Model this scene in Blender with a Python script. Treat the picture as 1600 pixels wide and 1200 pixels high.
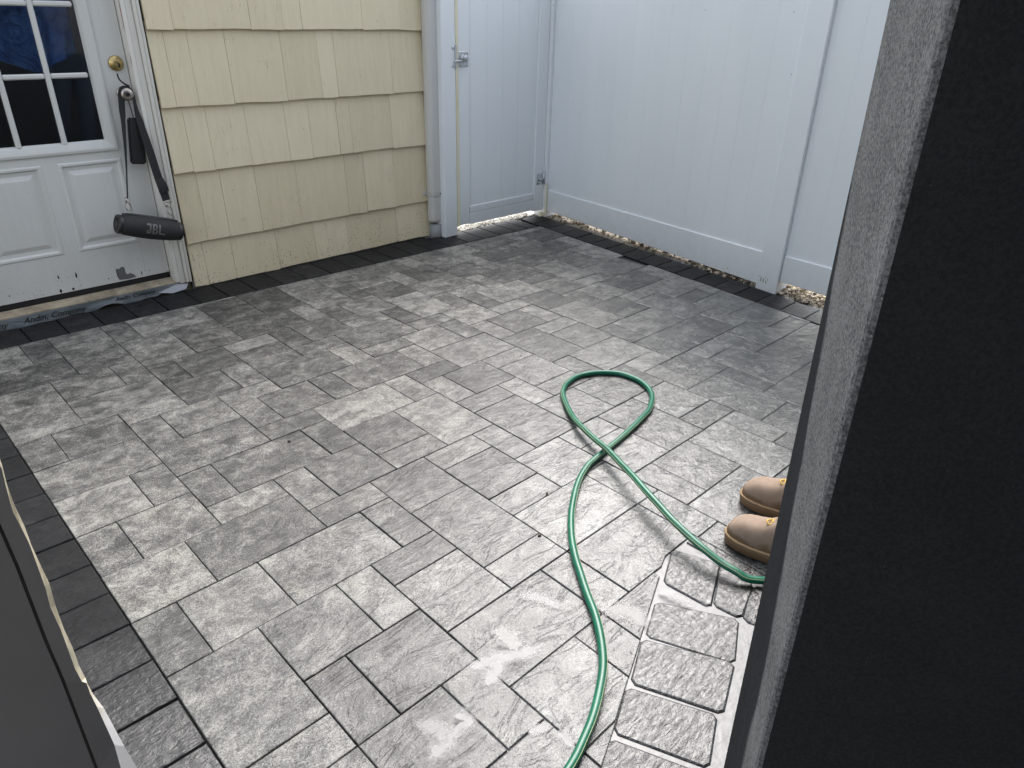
import bpy, bmesh, math, random
from mathutils import Vector, Matrix
random.seed(7)
rad = math.radians
for o in list(bpy.data.objects): bpy.data.objects.remove(o)
scene = bpy.context.scene
COL = scene.collection
S = 0.1143                      # one paving module (4.5 in) in metres; all layout numbers below are in modules

# ------------------------------------------------------------------ camera
cam_d = bpy.data.cameras.new('camera'); cam = bpy.data.objects.new('camera', cam_d); COL.objects.link(cam)
cam_d.sensor_width = 36.0; cam_d.lens = 1118.39 / 1600 * 36.0
cam_d.clip_start = 0.02; cam_d.clip_end = 500
R_ = (0.7169858334010852, -0.6967436413519872, 0.02190006707124097)
D_ = (-0.3060954982294297, -0.34290316835049073, -0.8881007617938812)
F_ = (0.6262881610455592, 0.630052152897495, -0.45912680597347283)
cam.matrix_world = Matrix(((R_[0], -D_[0], -F_[0], -2.27014 * S), (R_[1], -D_[1], -F_[1], -14.16765 * S),
                           (R_[2], -D_[2], -F_[2], 12.28457 * S), (0, 0, 0, 1)))
scene.camera = cam

# ------------------------------------------------------------------ daylight
SUN_AZ, SUN_EL = 50.0, 52.0      # degrees from +Y towards +X, and above the horizon
world = bpy.data.worlds.new('World'); scene.world = world; world.use_nodes = True
wn = world.node_tree.nodes; wl = world.node_tree.links
sky = wn.new('ShaderNodeTexSky'); sky.sky_type = 'NISHITA'; sky.sun_disc = False
sky.sun_elevation = rad(SUN_EL); sky.sun_rotation = rad(SUN_AZ); sky.dust_density = 3.5; sky.air_density = 1.0; sky.ozone_density = 1.6
wn['Background'].inputs['Strength'].default_value = 0.15
hs = wn.new('ShaderNodeHueSaturation'); hs.inputs['Saturation'].default_value = 0.42      # thin bright cloud
wl.new(sky.outputs[0], hs.inputs['Color']); wl.new(hs.outputs[0], wn['Background'].inputs['Color'])
sun_d = bpy.data.lights.new('sun', 'SUN'); sun = bpy.data.objects.new('sun', sun_d); COL.objects.link(sun)
sun_d.energy = 0.5; sun_d.angle = rad(50.0); sun_d.color = (1.0, 0.965, 0.92)
sdir = Vector((math.sin(rad(SUN_AZ)) * math.cos(rad(SUN_EL)), math.cos(rad(SUN_AZ)) * math.cos(rad(SUN_EL)), math.sin(rad(SUN_EL))))
sun.rotation_euler = (-sdir).to_track_quat('-Z', 'Y').to_euler(); sun.location = (3, 3, 6)
scene.view_settings.view_transform = 'Standard'; scene.view_settings.look = 'None'
scene.view_settings.exposure = 1.66; scene.view_settings.gamma = 1.0; scene.view_settings.use_curve_mapping = False
scene.render.engine = 'CYCLES'

# ------------------------------------------------------------------ object helpers
WL = {}                          # world location (metres) of every placed object
def W(o): return WL.get(o.name, Vector((0, 0, 0)))
def tag(o, label=None, cat=None, group=None, kind=None):
    if label: o['label'] = label
    if cat: o['category'] = cat
    if group: o['group'] = group
    if kind: o['kind'] = kind
    return o
def place(o, loc, parent=None):
    COL.objects.link(o)
    loc = Vector(loc)
    WL[o.name] = loc
    if parent: o.parent = parent; o.location = loc - W(parent)
    else: o.location = loc
    return o
def empty(name, loc, label, cat, group=None):
    o = bpy.data.objects.new(name, None); o.empty_display_size = 0.05
    place(o, Vector(loc) * S); return tag(o, label, cat, group)
def mesh_obj(name, bm, mat, parent=None, smooth=False, origin=None, mod=True):
    """bm is in module units (mod) or metres, in world position; becomes one object with its origin at its own base."""
    if mod: bmesh.ops.scale(bm, vec=(S, S, S), verts=bm.verts)
    if origin is None:
        xs = [v.co.x for v in bm.verts]; ys = [v.co.y for v in bm.verts]; zs = [v.co.z for v in bm.verts]
        origin = Vector(((min(xs) + max(xs)) / 2, (min(ys) + max(ys)) / 2, min(zs)))
    else: origin = Vector(origin) * (S if mod else 1)
    bmesh.ops.translate(bm, vec=-origin, verts=bm.verts)
    bmesh.ops.recalc_face_normals(bm, faces=bm.faces)
    me = bpy.data.meshes.new(name); bm.to_mesh(me); bm.free()
    for m in (mat if isinstance(mat, (list, tuple)) else [mat]): me.materials.append(m)
    if smooth:
        for p in me.polygons: p.use_smooth = True
    o = bpy.data.objects.new(name, me)
    return place(o, origin, parent)
def add_box(bm, x0, x1, y0, y1, z0, z1, bev=0.0):
    vs = [bm.verts.new(c) for c in ((x0,y0,z0),(x1,y0,z0),(x1,y1,z0),(x0,y1,z0),(x0,y0,z1),(x1,y0,z1),(x1,y1,z1),(x0,y1,z1))]
    fs = [bm.faces.new([vs[i] for i in f]) for f in ((0,3,2,1),(4,5,6,7),(0,1,5,4),(1,2,6,5),(2,3,7,6),(3,0,4,7))]
    if bev > 0:
        es = list({e for f in fs for e in f.edges})
        bmesh.ops.bevel(bm, geom=es, offset=bev, segments=1, affect='EDGES', profile=0.5)
def box_obj(name, x0, x1, y0, y1, z0, z1, mat, parent=None, bev=0.02):
    bm = bmesh.new(); add_box(bm, x0, x1, y0, y1, z0, z1, bev); return mesh_obj(name, bm, mat, parent)
def add_hexa(bm, base, top):
    """base, top: matching polygons (lists of 3-D points)."""
    a = [bm.verts.new(p) for p in base]; b = [bm.verts.new(p) for p in top]; n = len(a)
    bm.faces.new(a[::-1]); bm.faces.new(b)
    for i in range(n): bm.faces.new((a[i], a[(i+1) % n], b[(i+1) % n], b[i]))
def add_tube(bm, pts, r, seg=10, cap=True, rs=None):
    pts = [Vector(p) for p in pts]; rings = []
    up = Vector((0, 0, 1))
    for i, p in enumerate(pts):
        t = (pts[min(i+1, len(pts)-1)] - pts[max(i-1, 0)]).normalized()
        a = t.cross(up)
        if a.length < 1e-3: a = t.cross(Vector((1, 0, 0)))
        a.normalize(); b = a.cross(t).normalized()
        rr = rs[i] if rs else r
        rings.append([bm.verts.new(p + (a * math.cos(q) + b * math.sin(q)) * rr) for q in (2*math.pi*k/seg for k in range(seg))])
    for i in range(len(rings)-1):
        for k in range(seg):
            bm.faces.new((rings[i][k], rings[i][(k+1) % seg], rings[i+1][(k+1) % seg], rings[i+1][k]))
    if cap: bm.faces.new(rings[0][::-1]); bm.faces.new(rings[-1])
def add_lathe(bm, prof, axis_o, axis_d, seg=20):
    """prof: list of (t along axis, radius)."""
    o = Vector(axis_o); d = Vector(axis_d).normalized()
    a = d.orthogonal().normalized(); b = d.cross(a)
    rings = []
    for t, r in prof:
        if r < 1e-5: rings.append([bm.verts.new(o + d*t)])
        else: rings.append([bm.verts.new(o + d*t + (a*math.cos(q) + b*math.sin(q))*r) for q in (2*math.pi*k/seg for k in range(seg))])
    for i in range(len(rings)-1):
        A, B = rings[i], rings[i+1]
        for k in range(seg):
            k2 = (k+1) % seg
            if len(A) == 1 and len(B) == 1: continue
            if len(A) == 1: bm.faces.new((A[0], B[k2], B[k]))
            elif len(B) == 1: bm.faces.new((A[k], A[k2], B[0]))
            else: bm.faces.new((A[k], A[k2], B[k2], B[k]))
def catmull(pts, n=5, closed=False):
    P = [Vector(p) for p in pts]; N = len(P); out = []
    rng = range(N if closed else N-1)
    for i in rng:
        g = (lambda k: P[k % N]) if closed else (lambda k: P[max(0, min(N-1, k))])
        p0, p1, p2, p3 = g(i-1), g(i), g(i+1), g(i+2)
        for k in range(n):
            t = k/n
            out.append(0.5*((2*p1) + (p2-p0)*t + (2*p0-5*p1+4*p2-p3)*t*t + (3*p1-p0-3*p2+p3)*t**3))
    if not closed: out.append(P[-1])
    return out

# ------------------------------------------------------------------ material helpers
class NT:
    def __init__(s, name):
        s.m = bpy.data.materials.new(name); s.m.use_nodes = True
        s.n = s.m.node_tree.nodes; s.l = s.m.node_tree.links
        s.b = s.n['Principled BSDF']
    def add(s, t, **k):
        n = s.n.new(t)
        for a, v in k.items(): setattr(n, a, v)
        return n
    def link(s, a, b): s.l.new(a, b)
    def set(s, **k):
        for a, v in k.items():
            v2 = (*v, 1.0) if isinstance(v, tuple) and len(v) == 3 else v
            s.b.inputs[a.replace('_', ' ')].default_value = v2
    def coords(s, kind='Object', scale=(1, 1, 1), rand=0.0):
        tc = s.add('ShaderNodeTexCoord'); mp = s.add('ShaderNodeMapping')
        mp.inputs['Scale'].default_value = scale
        s.link(tc.outputs[kind], mp.inputs['Vector'])
        if rand:
            oi = s.add('ShaderNodeObjectInfo'); mu = s.add('ShaderNodeVectorMath', operation='SCALE')
            mu.inputs[0].default_value = (rand, rand*0.73, rand*0.41)
            s.link(oi.outputs['Random'], mu.inputs['Scale']); s.link(mu.outputs[0], mp.inputs['Location'])
        return mp.outputs[0]
    def world(s, scale=(1, 1, 1)):
        g = s.add('ShaderNodeNewGeometry'); mp = s.add('ShaderNodeMapping'); mp.inputs['Scale'].default_value = scale
        s.link(g.outputs['Position'], mp.inputs['Vector']); return mp.outputs[0]
    def noise(s, vec, scale, detail=4, rough=0.55, dist=0.0, out='Fac'):
        n = s.add('ShaderNodeTexNoise'); n.inputs['Scale'].default_value = scale; n.inputs['Detail'].default_value = detail
        n.inputs['Roughness'].default_value = rough; n.inputs['Distortion'].default_value = dist
        s.link(vec, n.inputs['Vector']); return n.outputs[out]
    def voro(s, vec, scale, feature='F1', out='Distance', rnd=1.0):
        n = s.add('ShaderNodeTexVoronoi', feature=feature); n.inputs['Scale'].default_value = scale
        n.inputs['Randomness'].default_value = rnd
        s.link(vec, n.inputs['Vector']); return n.outputs[out]
    def ramp(s, fac, stops, interp='LINEAR'):
        r = s.add('ShaderNodeValToRGB'); r.color_ramp.interpolation = interp
        e = r.color_ramp.elements
        while len(e) < len(stops): e.new(0.5)
        for i, (p, c) in enumerate(stops):
            e[i].position = p; e[i].color = (*c, 1) if isinstance(c, tuple) else (c, c, c, 1)
        s.link(fac, r.inputs['Fac']); return r.outputs['Color']
    def math(s, op, a, b=None, clamp=False):
        n = s.add('ShaderNodeMath', operation=op); n.use_clamp = clamp
        for i, x in enumerate((a, b)):
            if x is None: continue
            if isinstance(x, (int, float)): n.inputs[i].default_value = x
            else: s.link(x, n.inputs[i])
        return n.outputs[0]
    def mix(s, fac, a, b, mode='MIX'):
        n = s.add('ShaderNodeMix', data_type='RGBA', blend_type=mode)
        for sock, x in ((n.inputs['Factor'], fac), (n.inputs['A'], a), (n.inputs['B'], b)):
            if isinstance(x, (int, float)): sock.default_value = x if sock.type == 'VALUE' else (x, x, x, 1)
            elif isinstance(x, tuple): sock.default_value = (*x, 1)
            else: s.link(x, sock)
        return n.outputs['Result']
    def bump(s, h, strength=0.5, dist=0.003, prev=None):
        n = s.add('ShaderNodeBump'); n.inputs['Strength'].default_value = strength; n.inputs['Distance'].default_value = dist
        s.link(h, n.inputs['Height'])
        if prev: s.link(prev, n.inputs['Normal'])
        return n.outputs[0]
    def out(s, **k):
        for a, v in k.items(): s.link(v, s.b.inputs[a.replace('_', ' ')])
        return s.m
    def sep(s, vec):
        n = s.add('ShaderNodeSeparateXYZ'); s.link(vec, n.inputs[0]); return n.outputs
def plain(name, col, rough=0.5, metal=0.0, bump=0.0, bscale=200, var=0.0, vscale=8, spec=0.5):
    t = NT(name); t.set(Base_Color=col, Roughness=rough, Metallic=metal, Specular_IOR_Level=spec)
    if bump or var:
        v = t.coords('Object')
        if var:
            n = t.noise(v, vscale, 5)
            c = t.ramp(n, [(0.3, tuple(x*(1-var) for x in col)), (0.7, tuple(min(1, x*(1+var)) for x in col))]); t.out(Base_Color=c)
        if bump: t.out(Normal=t.bump(t.noise(v, bscale, 3), bump, 0.001))
    return t.m

# wetness of the yard: hosed down towards the near right corner
def wetness(t):
    p = t.world((1/S, 1/S, 1/S)); x, y, z = t.sep(p)
    d = t.math('ADD', t.math('MULTIPLY', x, 0.38), t.math('MULTIPLY', y, -0.85))     # grows towards the near right
    n = t.noise(t.world(), 2.2, 5, 0.6)
    d = t.math('ADD', d, t.math('MULTIPLY', n, 7.0))
    r = t.ramp(t.math('DIVIDE', d, 20.0), [(0.10, 0.0), (0.70, 1.0)]); return r

# ------------------------------------------------------------------ materials
def paver_material():
    t = NT('paver_stone')
    v = t.coords('Object', (1, 1, 1), 37.0); vs = t.coords('Object', (5.0, 19.0, 5.0), 53.0)
    oi = t.add('ShaderNodeObjectInfo')
    big = t.noise(v, 7.0, 6, 0.62, 0.6)
    streak = t.noise(vs, 1.0, 6, 0.65, 0.5)
    fine = t.noise(v, 95, 4, 0.75)
    speck = t.noise(v, 420, 2, 0.6); grain = t.noise(v, 240, 3, 0.8)
    blot = t.noise(v, 19, 6, 0.7, 0.8)
    f = 0.5
    for src, k in ((big, 0.75), (blot, 1.2), (streak, 0.40), (fine, 0.55), (grain, 1.5), (speck, 0.8)):
        f = t.math('ADD', t.math('MULTIPLY', t.math('SUBTRACT', src, 0.5), k), f)
    f = t.math('ADD', f, t.math('MULTIPLY', t.math('SUBTRACT', oi.outputs['Random'], 0.5), 0.29))
    col = t.ramp(f, [(0.12, (0.016, 0.016, 0.0162)), (0.36, (0.051, 0.0507, 0.049)), (0.56, (0.123, 0.121, 0.115)), (0.90, (0.335, 0.329, 0.308))])
    # faint brown mineral blotches
    br = t.ramp(t.noise(t.coords('Object', (1, 1.6, 1), 91.0), 9, 5, 0.6), [(0.56, 0.0), (0.78, 0.3)])
    col = t.mix(br, col, t.mix(1.0, col, (1.12, 0.98, 0.78), 'MULTIPLY'))
    # dark fractures
    cr = t.voro(t.coords('Object', (1, 1.5, 1), 17.0), 7.5, 'DISTANCE_TO_EDGE')
    crn = t.noise(v, 14, 3, 0.6)
    crm = t.math('MULTIPLY', t.ramp(cr, [(0.0, 1.0), (0.02, 0.0)]), t.ramp(crn, [(0.58, 0.0), (0.66, 1.0)]))
    col = t.mix(t.math('MULTIPLY', crm, 0.25), col, (0.05, 0.05, 0.052))
    w = wetness(t)
    col = t.mix(1.0, col, (1.01, 0.998, 0.95), 'MULTIPLY')
    col = t.mix(w, col, t.mix(1.0, col, (0.50, 0.53, 0.56), 'MULTIPLY'))
    rr = t.math('SUBTRACT', 0.58, t.math('MULTIPLY', w, 0.38))
    rr = t.math('ADD', rr, t.math('MULTIPLY', t.math('SUBTRACT', fine, 0.5), 0.3))
    # split-face relief: broad cleft steps, ripples and grit
    cleft = t.noise(t.coords('Object', (4.0, 11.0, 4.0), 29.0), 1.0, 5, 0.6, 1.6)
    steps = t.ramp(cleft, [(0.40, 0.0), (0.47, 0.45), (0.56, 0.55), (0.66, 1.0)])
    ms = t.math('MULTIPLY', crm, -0.15)
    h = t.math('ADD', t.math('MULTIPLY', steps, 0.5), t.math('MULTIPLY', t.noise(v, 24, 7, 0.7), 0.8))
    h = t.math('ADD', h, ms)
    n1 = t.bump(h, 0.85, 0.0055)
    n2 = t.bump(t.math('ADD', fine, t.math('MULTIPLY', speck, 0.6)), 0.4, 0.0016, n1)
    t.set(Specular_IOR_Level=0.5, Coat_Roughness=0.16, Coat_IOR=1.33)
    t.out(Base_Color=col, Roughness=rr, Normal=n2, Coat_Weight=t.ramp(w, [(0.0, 0.0), (0.5, 0.3), (0.9, 1.0)]), Coat_Normal=n1); return t.m
def charcoal_material():
    t = NT('charcoal_paver')
    v = t.coords('Object', (1, 1, 1), 41.0); oi = t.add('ShaderNodeObjectInfo')
    n = t.noise(v, 16, 6, 0.65); g = t.noise(v, 220, 3, 0.7)
    f = t.math('ADD', n, t.math('MULTIPLY', t.math('SUBTRACT', oi.outputs['Random'], 0.5), 0.25))
    f = t.math('ADD', f, t.math('MULTIPLY', t.math('SUBTRACT', g, 0.5), 0.35))
    col = t.ramp(f, [(0.3, (0.006, 0.0064, 0.007)), (0.55, (0.012, 0.0125, 0.0132)), (0.8, (0.030, 0.030, 0.031))])
    w = wetness(t)
    near_ = t.math('DIVIDE', t.math('SUBTRACT', 0.5, t.sep(t.world((1/S, 1/S, 1/S)))[1]), 5.0, True)
    rr = t.math('SUBTRACT', 0.62, t.math('MULTIPLY', near_, 0.36))
    pits = t.voro(t.coords('Object', (1, 0.75, 1), 13.0), 62, 'SMOOTH_F1')
    rid = t.noise(t.coords('Object', (30, 75, 30), 5.0), 1.0, 5, 0.62, 1.2)
    h = t.math('ADD', t.math('MULTIPLY', pits, 0.5), rid)
    n1 = t.bump(h, 0.8, 0.0036); n2 = t.bump(g, 0.5, 0.0014, n1)
    t.set(Specular_IOR_Level=0.22, Coat_Roughness=0.17, Coat_IOR=1.55)
    t.out(Base_Color=col, Roughness=rr, Normal=n2, Coat_Weight=near_, Coat_Normal=n2); return t.m
M_PAVER = paver_material(); M_CHAR = charcoal_material()

def bed_material():
    t = NT('jointing_sand'); v = t.world()
    c = t.ramp(t.noise(v, 60, 5, 0.7), [(0.3, (0.018, 0.0175, 0.016)), (0.7, (0.06, 0.058, 0.05))])
    w = wetness(t)
    t.out(Base_Color=c, Roughness=t.math('SUBTRACT', 0.9, t.math('MULTIPLY', w, 0.55)), Normal=t.bump(t.noise(v, 320, 3), 0.6, 0.003)); return t.m
M_BED = bed_material()

def soil_material():
    t = NT('bare_ground'); v = t.world()
    a = t.noise(v, 1.7, 6, 0.6); b = t.noise(v, 45, 5, 0.7)
    c = t.ramp(t.math('ADD', t.math('MULTIPLY', a, 0.5), t.math('MULTIPLY', b, 0.5)), [(0.3, (0.12, 0.10, 0.075)), (0.5, (0.25, 0.215, 0.165)), (0.7, (0.40, 0.35, 0.28))])
    t.out(Base_Color=c, Normal=t.bump(b, 0.8, 0.02)); t.set(Roughness=0.9); return t.m
M_SOIL = soil_material()

def vinyl_material():
    t = NT('white_vinyl'); v = t.coords('Object'); p = t.world((1/S, 1/S, 1/S)); x, y, z = t.sep(p)
    base = t.ramp(t.noise(t.world((1, 1, 0.25)), 3.0, 4), [(0.3, (0.735, 0.77, 0.775)), (0.7, (0.78, 0.81, 0.812))])
    low = t.math('SUBTRACT', 1.0, t.math('DIVIDE', z, 2.6), True)
    gr = t.math('MULTIPLY', t.math('MULTIPLY', low, 0.48), t.noise(t.world(), 22, 5, 0.7))
    c = t.mix(gr, base, (0.34, 0.31, 0.25))
    sp = t.voro(t.world(), 16, 'F1'); sn = t.noise(t.world(), 6, 2)
    dots = t.math('MULTIPLY', t.ramp(sp, [(0.035, 1.0), (0.06, 0.0)]), t.ramp(sn, [(0.60, 0.0), (0.64, 1.0)]))
    c = t.mix(t.math('MULTIPLY', dots, 0.75), c, (0.10, 0.09, 0.07))
    t.set(Roughness=0.38); t.out(Base_Color=c, Normal=t.bump(t.noise(t.world(), 5, 2), 0.05, 0.01)); return t.m
M_VINYL = vinyl_material()
M_CREAMV = plain('cream_vinyl', (0.74, 0.69, 0.50), 0.45, var=0.06)
M_ALGAE = None

def paint_material(name, c0, c1, grain=True, dirt=1.0, rough=0.55):
    """house paint on wood with rain-splash dirt that gathers near the ground"""
    t = NT(name); p = t.world((1/S, 1/S, 1/S)); x, y, z = t.sep(p)
    oi = t.add('ShaderNodeObjectInfo')
    g = t.noise(t.coords('Object', (38, 38, 2.2), 11.0), 1.0, 5, 0.65, 0.4)
    f = t.math('ADD', t.math('MULTIPLY', g, 0.6), t.math('MULTIPLY', oi.outputs['Random'], 0.35))
    c = t.ramp(f, [(0.25, c0), (0.7, c1)])
    low = t.math('SUBTRACT', 1.0, t.math('DIVIDE', z, 6.5), True)
    low = t.math('POWER', low, 1.4)
    sp = t.voro(t.world((1, 1, 0.6)), 78, 'F1'); sn = t.noise(t.world(), 11, 4, 0.7)
    th = t.math('SUBTRACT', t.math('ADD', t.math('MULTIPLY', low, 0.20), t.math('MULTIPLY', t.math('SUBTRACT', sn, 0.5), 0.55)), t.math('SUBTRACT', sp, 0.02))
    dots = t.ramp(th, [(0.0, 0.0), (0.07, 1.0)])
    haze = t.math('MULTIPLY', t.math('MULTIPLY', low, 0.40), t.noise(t.world((1, 1, 0.5)), 14, 5, 0.7))
    c = t.mix(t.math('MULTIPLY', haze, dirt), c, (0.30, 0.215, 0.085))
    c = t.mix(t.math('MULTIPLY', dots, 0.72*dirt), c, (0.10, 0.075, 0.04))
    if grain:                                   # weather splits along the grain
        sp_ = t.noise(t.coords('Object', (46, 46, 1.5), 23.0), 1.0, 2, 0.5); sm_ = t.noise(t.world(), 9, 3)
        ln = t.ramp(t.math('ABSOLUTE', t.math('SUBTRACT', sp_, 0.52)), [(0.0, 1.0), (0.007, 0.0)])
        c = t.mix(t.math('MULTIPLY', t.math('MULTIPLY', ln, t.ramp(sm_, [(0.52, 0.0), (0.60, 1.0)])), 0.6), c, (0.16, 0.12, 0.06))
    hg = t.noise(t.coords('Object', (120, 120, 4), 3.0), 1.0, 3, 0.6)
    nb = t.bump(t.math('ADD', g, t.math('MULTIPLY', hg, 0.5)), 0.35 if grain else 0.08, 0.002)
    t.set(Roughness=rough); t.out(Base_Color=c, Normal=nb); return t.m
M_SHINGLE = paint_material('cream_shingle_paint', (0.635, 0.55, 0.37), (0.735, 0.645, 0.45))
M_DOOR = paint_material('white_door_paint', (0.565, 0.57, 0.535), (0.62, 0.625, 0.59), False, 0.55, 0.42)
M_TRIM = paint_material('white_trim_paint', (0.60, 0.585, 0.52), (0.72, 0.70, 0.63), True, 0.9, 0.5)
M_DARKGAP = plain('dark_gap', (0.012, 0.011, 0.010), 0.9)

# ------------------------------------------------------------------ ground
bm = bmesh.new()
R = 1400
vs = [bm.verts.new(c) for c in ((-R, -R, -0.62), (R, -R, -0.62), (R, R, -0.62), (-R, R, -0.62))]; bm.faces.new(vs)
tag(mesh_obj('ground', bm, M_SOIL), kind='structure')

def clip(poly, a, b, c):
    """keep a*x + b*y <= c"""
    out = []
    for i in range(len(poly)):
        p, q = poly[i], poly[(i+1) % len(poly)]
        dp, dq = a*p[0] + b*p[1] - c, a*q[0] + b*q[1] - c
        if dp <= 0: out.append(p)
        if dp * dq < 0:
            k = dp / (dp - dq); out.append((p[0] + (q[0]-p[0])*k, p[1] + (q[1]-p[1])*k))
    return out
def area(p): return 0.5*sum(p[i][0]*p[(i+1) % len(p)][1] - p[(i+1) % len(p)][0]*p[i][1] for i in range(len(p)))
def inset(poly, d):
    n = len(poly); out = []
    for i in range(n):
        p0, p1, p2 = Vector(poly[i-1]), Vector(poly[i]), Vector(poly[(i+1) % n])
        e1 = (p1-p0).normalized(); e2 = (p2-p1).normalized()
        n1 = Vector((-e1.y, e1.x)); n2 = Vector((-e2.y, e2.x))
        b = (n1+n2); l = b.length
        if l < 1e-6: out.append(tuple(p1 + n1*d)); continue
        b /= l; out.append(tuple(p1 + b*(d/max(0.35, b.dot(n1)))))
    return out
def dedupe(poly, e=0.03):
    out = []
    for p in poly:
        if not out or (Vector(p)-Vector(out[-1])).length > e: out.append(p)
    if len(out) > 1 and (Vector(out[0])-Vector(out[-1])).length <= e: out.pop()
    return out
def slab_mesh(name, poly, mat, gap, cham, jit=0.012, drop=0.018, rnd=random):
    """a paving stone: sides, softened arris and top, in local coordinates; 18 to 40 triangles"""
    side = inset(poly, gap)
    side = [(x + rnd.uniform(-jit, jit), y + rnd.uniform(-jit, jit)) for x, y in side]
    top = inset(side, cham); mid = inset(side, cham*0.35)
    bm = bmesh.new()
    rings = [[bm.verts.new((x*S, y*S, z*S)) for x, y in ring] for ring, z in ((side, -0.45), (side, -drop*1.0), (mid, -drop*0.35), (top, 0.0))]
    n = len(side)
    for a, b in zip(rings, rings[1:]):
        for i in range(n): bm.faces.new((a[i], a[(i+1) % n], b[(i+1) % n], b[i]))
    bm.faces.new(rings[-1])
    bmesh.ops.recalc_face_normals(bm, faces=bm.faces)
    me = bpy.data.meshes.new(name); bm.to_mesh(me); bm.free(); me.materials.append(mat); return me

# ------------------------------------------------------------------ patio: bed + every paver
bm = bmesh.new()
bed = [(-9, -13), (31.2, -13), (33.4, 19.6), (33.2, 20.42), (-9, 20.42)]
add_hexa(bm, [(x, y, -0.6) for x, y in bed], [(x, y, -0.12) for x, y in bed])
patio = tag(mesh_obj('patio', bm, M_BED, origin=(0, 0, -0.6)), kind='structure')
LAY = "0,16,2,19 2,16,3,19 3,17,5,19 5,16,6,19 6,16,9,19 9,15,11,18 11,15,13,18 9,18,11,19 11,18,13,19 9,13,12,15 12,13,13,15 11,11,13,13 10,11,11,13 7,13,9,16 5,13,7,16 5,11,6,13 6,11,8,13 8,12,10,13 7,9,8,11 5,9,7,11 8,10,10,12 8,8,11,10 10,10,12,11 11,8,12,10 13,17,15,19 13,14,15,17 13,12,14,14 15,16,17,18 14,12,16,14 15,14,16,16 16,15,18,16 16,13,18,15 15,10,16,12 13,11,15,12 12,9,15,11 12,8,14,9 14,7,16,9 15,9,17,10 16,7,17,9 16,10,18,13 17,8,19,10 19,14,21,16 23,16,25,18 17,16,20,18 20,16,21,18 21,15,23,18 18,14,19,16 18,12,21,14 18,10,19,12 19,9,20,11 19,11,21,12 25,16,28,18 28,16,29,18 29,17,32,18 29,15,32,17 27,15,29,16 24,14,27,16 23,14,24,16 23,13,25,14 21,13,23,15 25,12,27,14 27,13,30,15 25,9,27,12 27,11,29,13 30,13,32,15 29,10,31,13 27,10,29,11 27,8,30,10 25,8,27,9 23,8,25,10 23,10,25,11 22,11,25,13 21,11,22,13 20,9,23,11 19,8,21,9 21,7,23,9 23,6,24,8 24,6,26,8 26,6,29,8 29,5,31,8 27,4,29,6 25,5,27,6 23,4,25,6 25,2,27,5 27,3,29,4 29,3,31,5 29,1,31,3 27,1,29,3 26,0,27,2 23,0,26,2 22,2,25,4 27,-1,30,1 27,-2,29,-1 29,-2,30,-1 25,-2,27,0 24,-2,25,0 22,-1,24,0 22,-4,24,-1 24,-4,26,-2 26,-4,29,-2 21,2,22,4 20,1,21,3 18,1,20,3 17,1,18,3 18,-1,19,1 16,-1,18,1 17,3,19,6 18,6,20,8 17,6,18,8 20,6,21,8 19,5,21,6 19,3,21,5 21,4,23,7 15,4,17,5 14,5,17,7 15,2,17,4 15,1,17,2 14,1,15,3 13,3,15,5 12,2,14,3 21,0,23,2 19,0,21,1 19,-2,20,0 20,-2,22,0 21,-4,22,-2 19,-5,21,-2 21,-6,23,-4 19,-7,21,-5 18,-6,19,-4 17,-4,19,-3 17,-3,19,-1 15,-4,17,-1 13,-4,15,-2 13,-2,15,-1 14,-1,16,1 12,-1,14,2 11,-3,13,-1 9,-3,11,-2 12,-5,13,-3 9,-5,12,-3 14,-6,16,-4 16,-7,18,-4 13,-6,14,-4 13,-8,16,-6 12,-7,13,-5 12,-9,13,-7 7,6,9,8 9,6,10,8 10,6,13,8 13,6,14,8 12,5,14,6 11,4,12,6 12,3,13,5 8,4,11,6 10,1,12,4 8,2,10,4 8,1,10,2 6,5,8,6 7,3,8,5 4,3,7,5 6,1,8,3 5,1,6,3 5,0,7,1 6,-2,7,0 3,-2,6,0 5,-3,7,-2 5,-5,7,-3 4,-4,5,-2 6,8,8,9 6,6,7,8 3,9,5,10 4,7,6,9 3,7,4,9 3,5,6,7 0,10,2,11 0,8,1,10 1,8,3,10 0,6,3,8 0,4,2,6 0,2,1,4 0,0,2,2 2,4,3,6 1,2,3,4 3,3,4,5 3,2,5,3 2,0,5,2 0,14,3,16 3,14,5,17 4,12,5,14 2,12,4,14 0,11,2,14 2,10,5,12 11,-1,12,1 9,0,11,1 9,-2,11,0 7,-1,9,1 7,-4,9,-1 1,-2,3,0 0,-2,1,0 0,-5,2,-2 2,-4,4,-2 3,-6,5,-4 2,-6,3,-4 0,-6,2,-5 2,-8,4,-6 0,-9,2,-6 4,-8,5,-6 5,-7,8,-5 7,-5,9,-4 8,-7,9,-5 5,-9,7,-7 7,-9,8,-7 8,-9,10,-7 3,-9,5,-8 2,-10,3,-8 3,-11,5,-9 5,-11,7,-9"
TOPL = (0.0275, 1.0, 18.46)                       # y <= 18.46 - 0.0275 x     house-side border
RGTL = (1.0, -0.123, 31.46 - 0.123*16.92)         # x <= ...                  fence-side border
NEARL = (0.45, -1.0, 0.45*10.7 + 6.88)            # y >= -6.88 + 0.45 (x-10.7) near border
lib = {}; npv = 0
def put_paver(poly, cx, cy, key=None):
    me = None
    if key is not None:
        v = random.randrange(4)
        me = lib.get((key, v))
    if me is None:
        me = slab_mesh('paver', [(x-cx, y-cy) for x, y in poly], M_PAVER, 0.010, 0.020, 0.007, 0.020)
        if key is not None: lib[(key, v)] = me
    o = bpy.data.objects.new('paver', me)
    place(o, Vector((cx*S, cy*S, random.uniform(-0.0011, 0.0009))), patio)
    o.rotation_euler = (random.uniform(-0.0035, 0.0035), random.uniform(-0.0035, 0.0035), 0)
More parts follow.
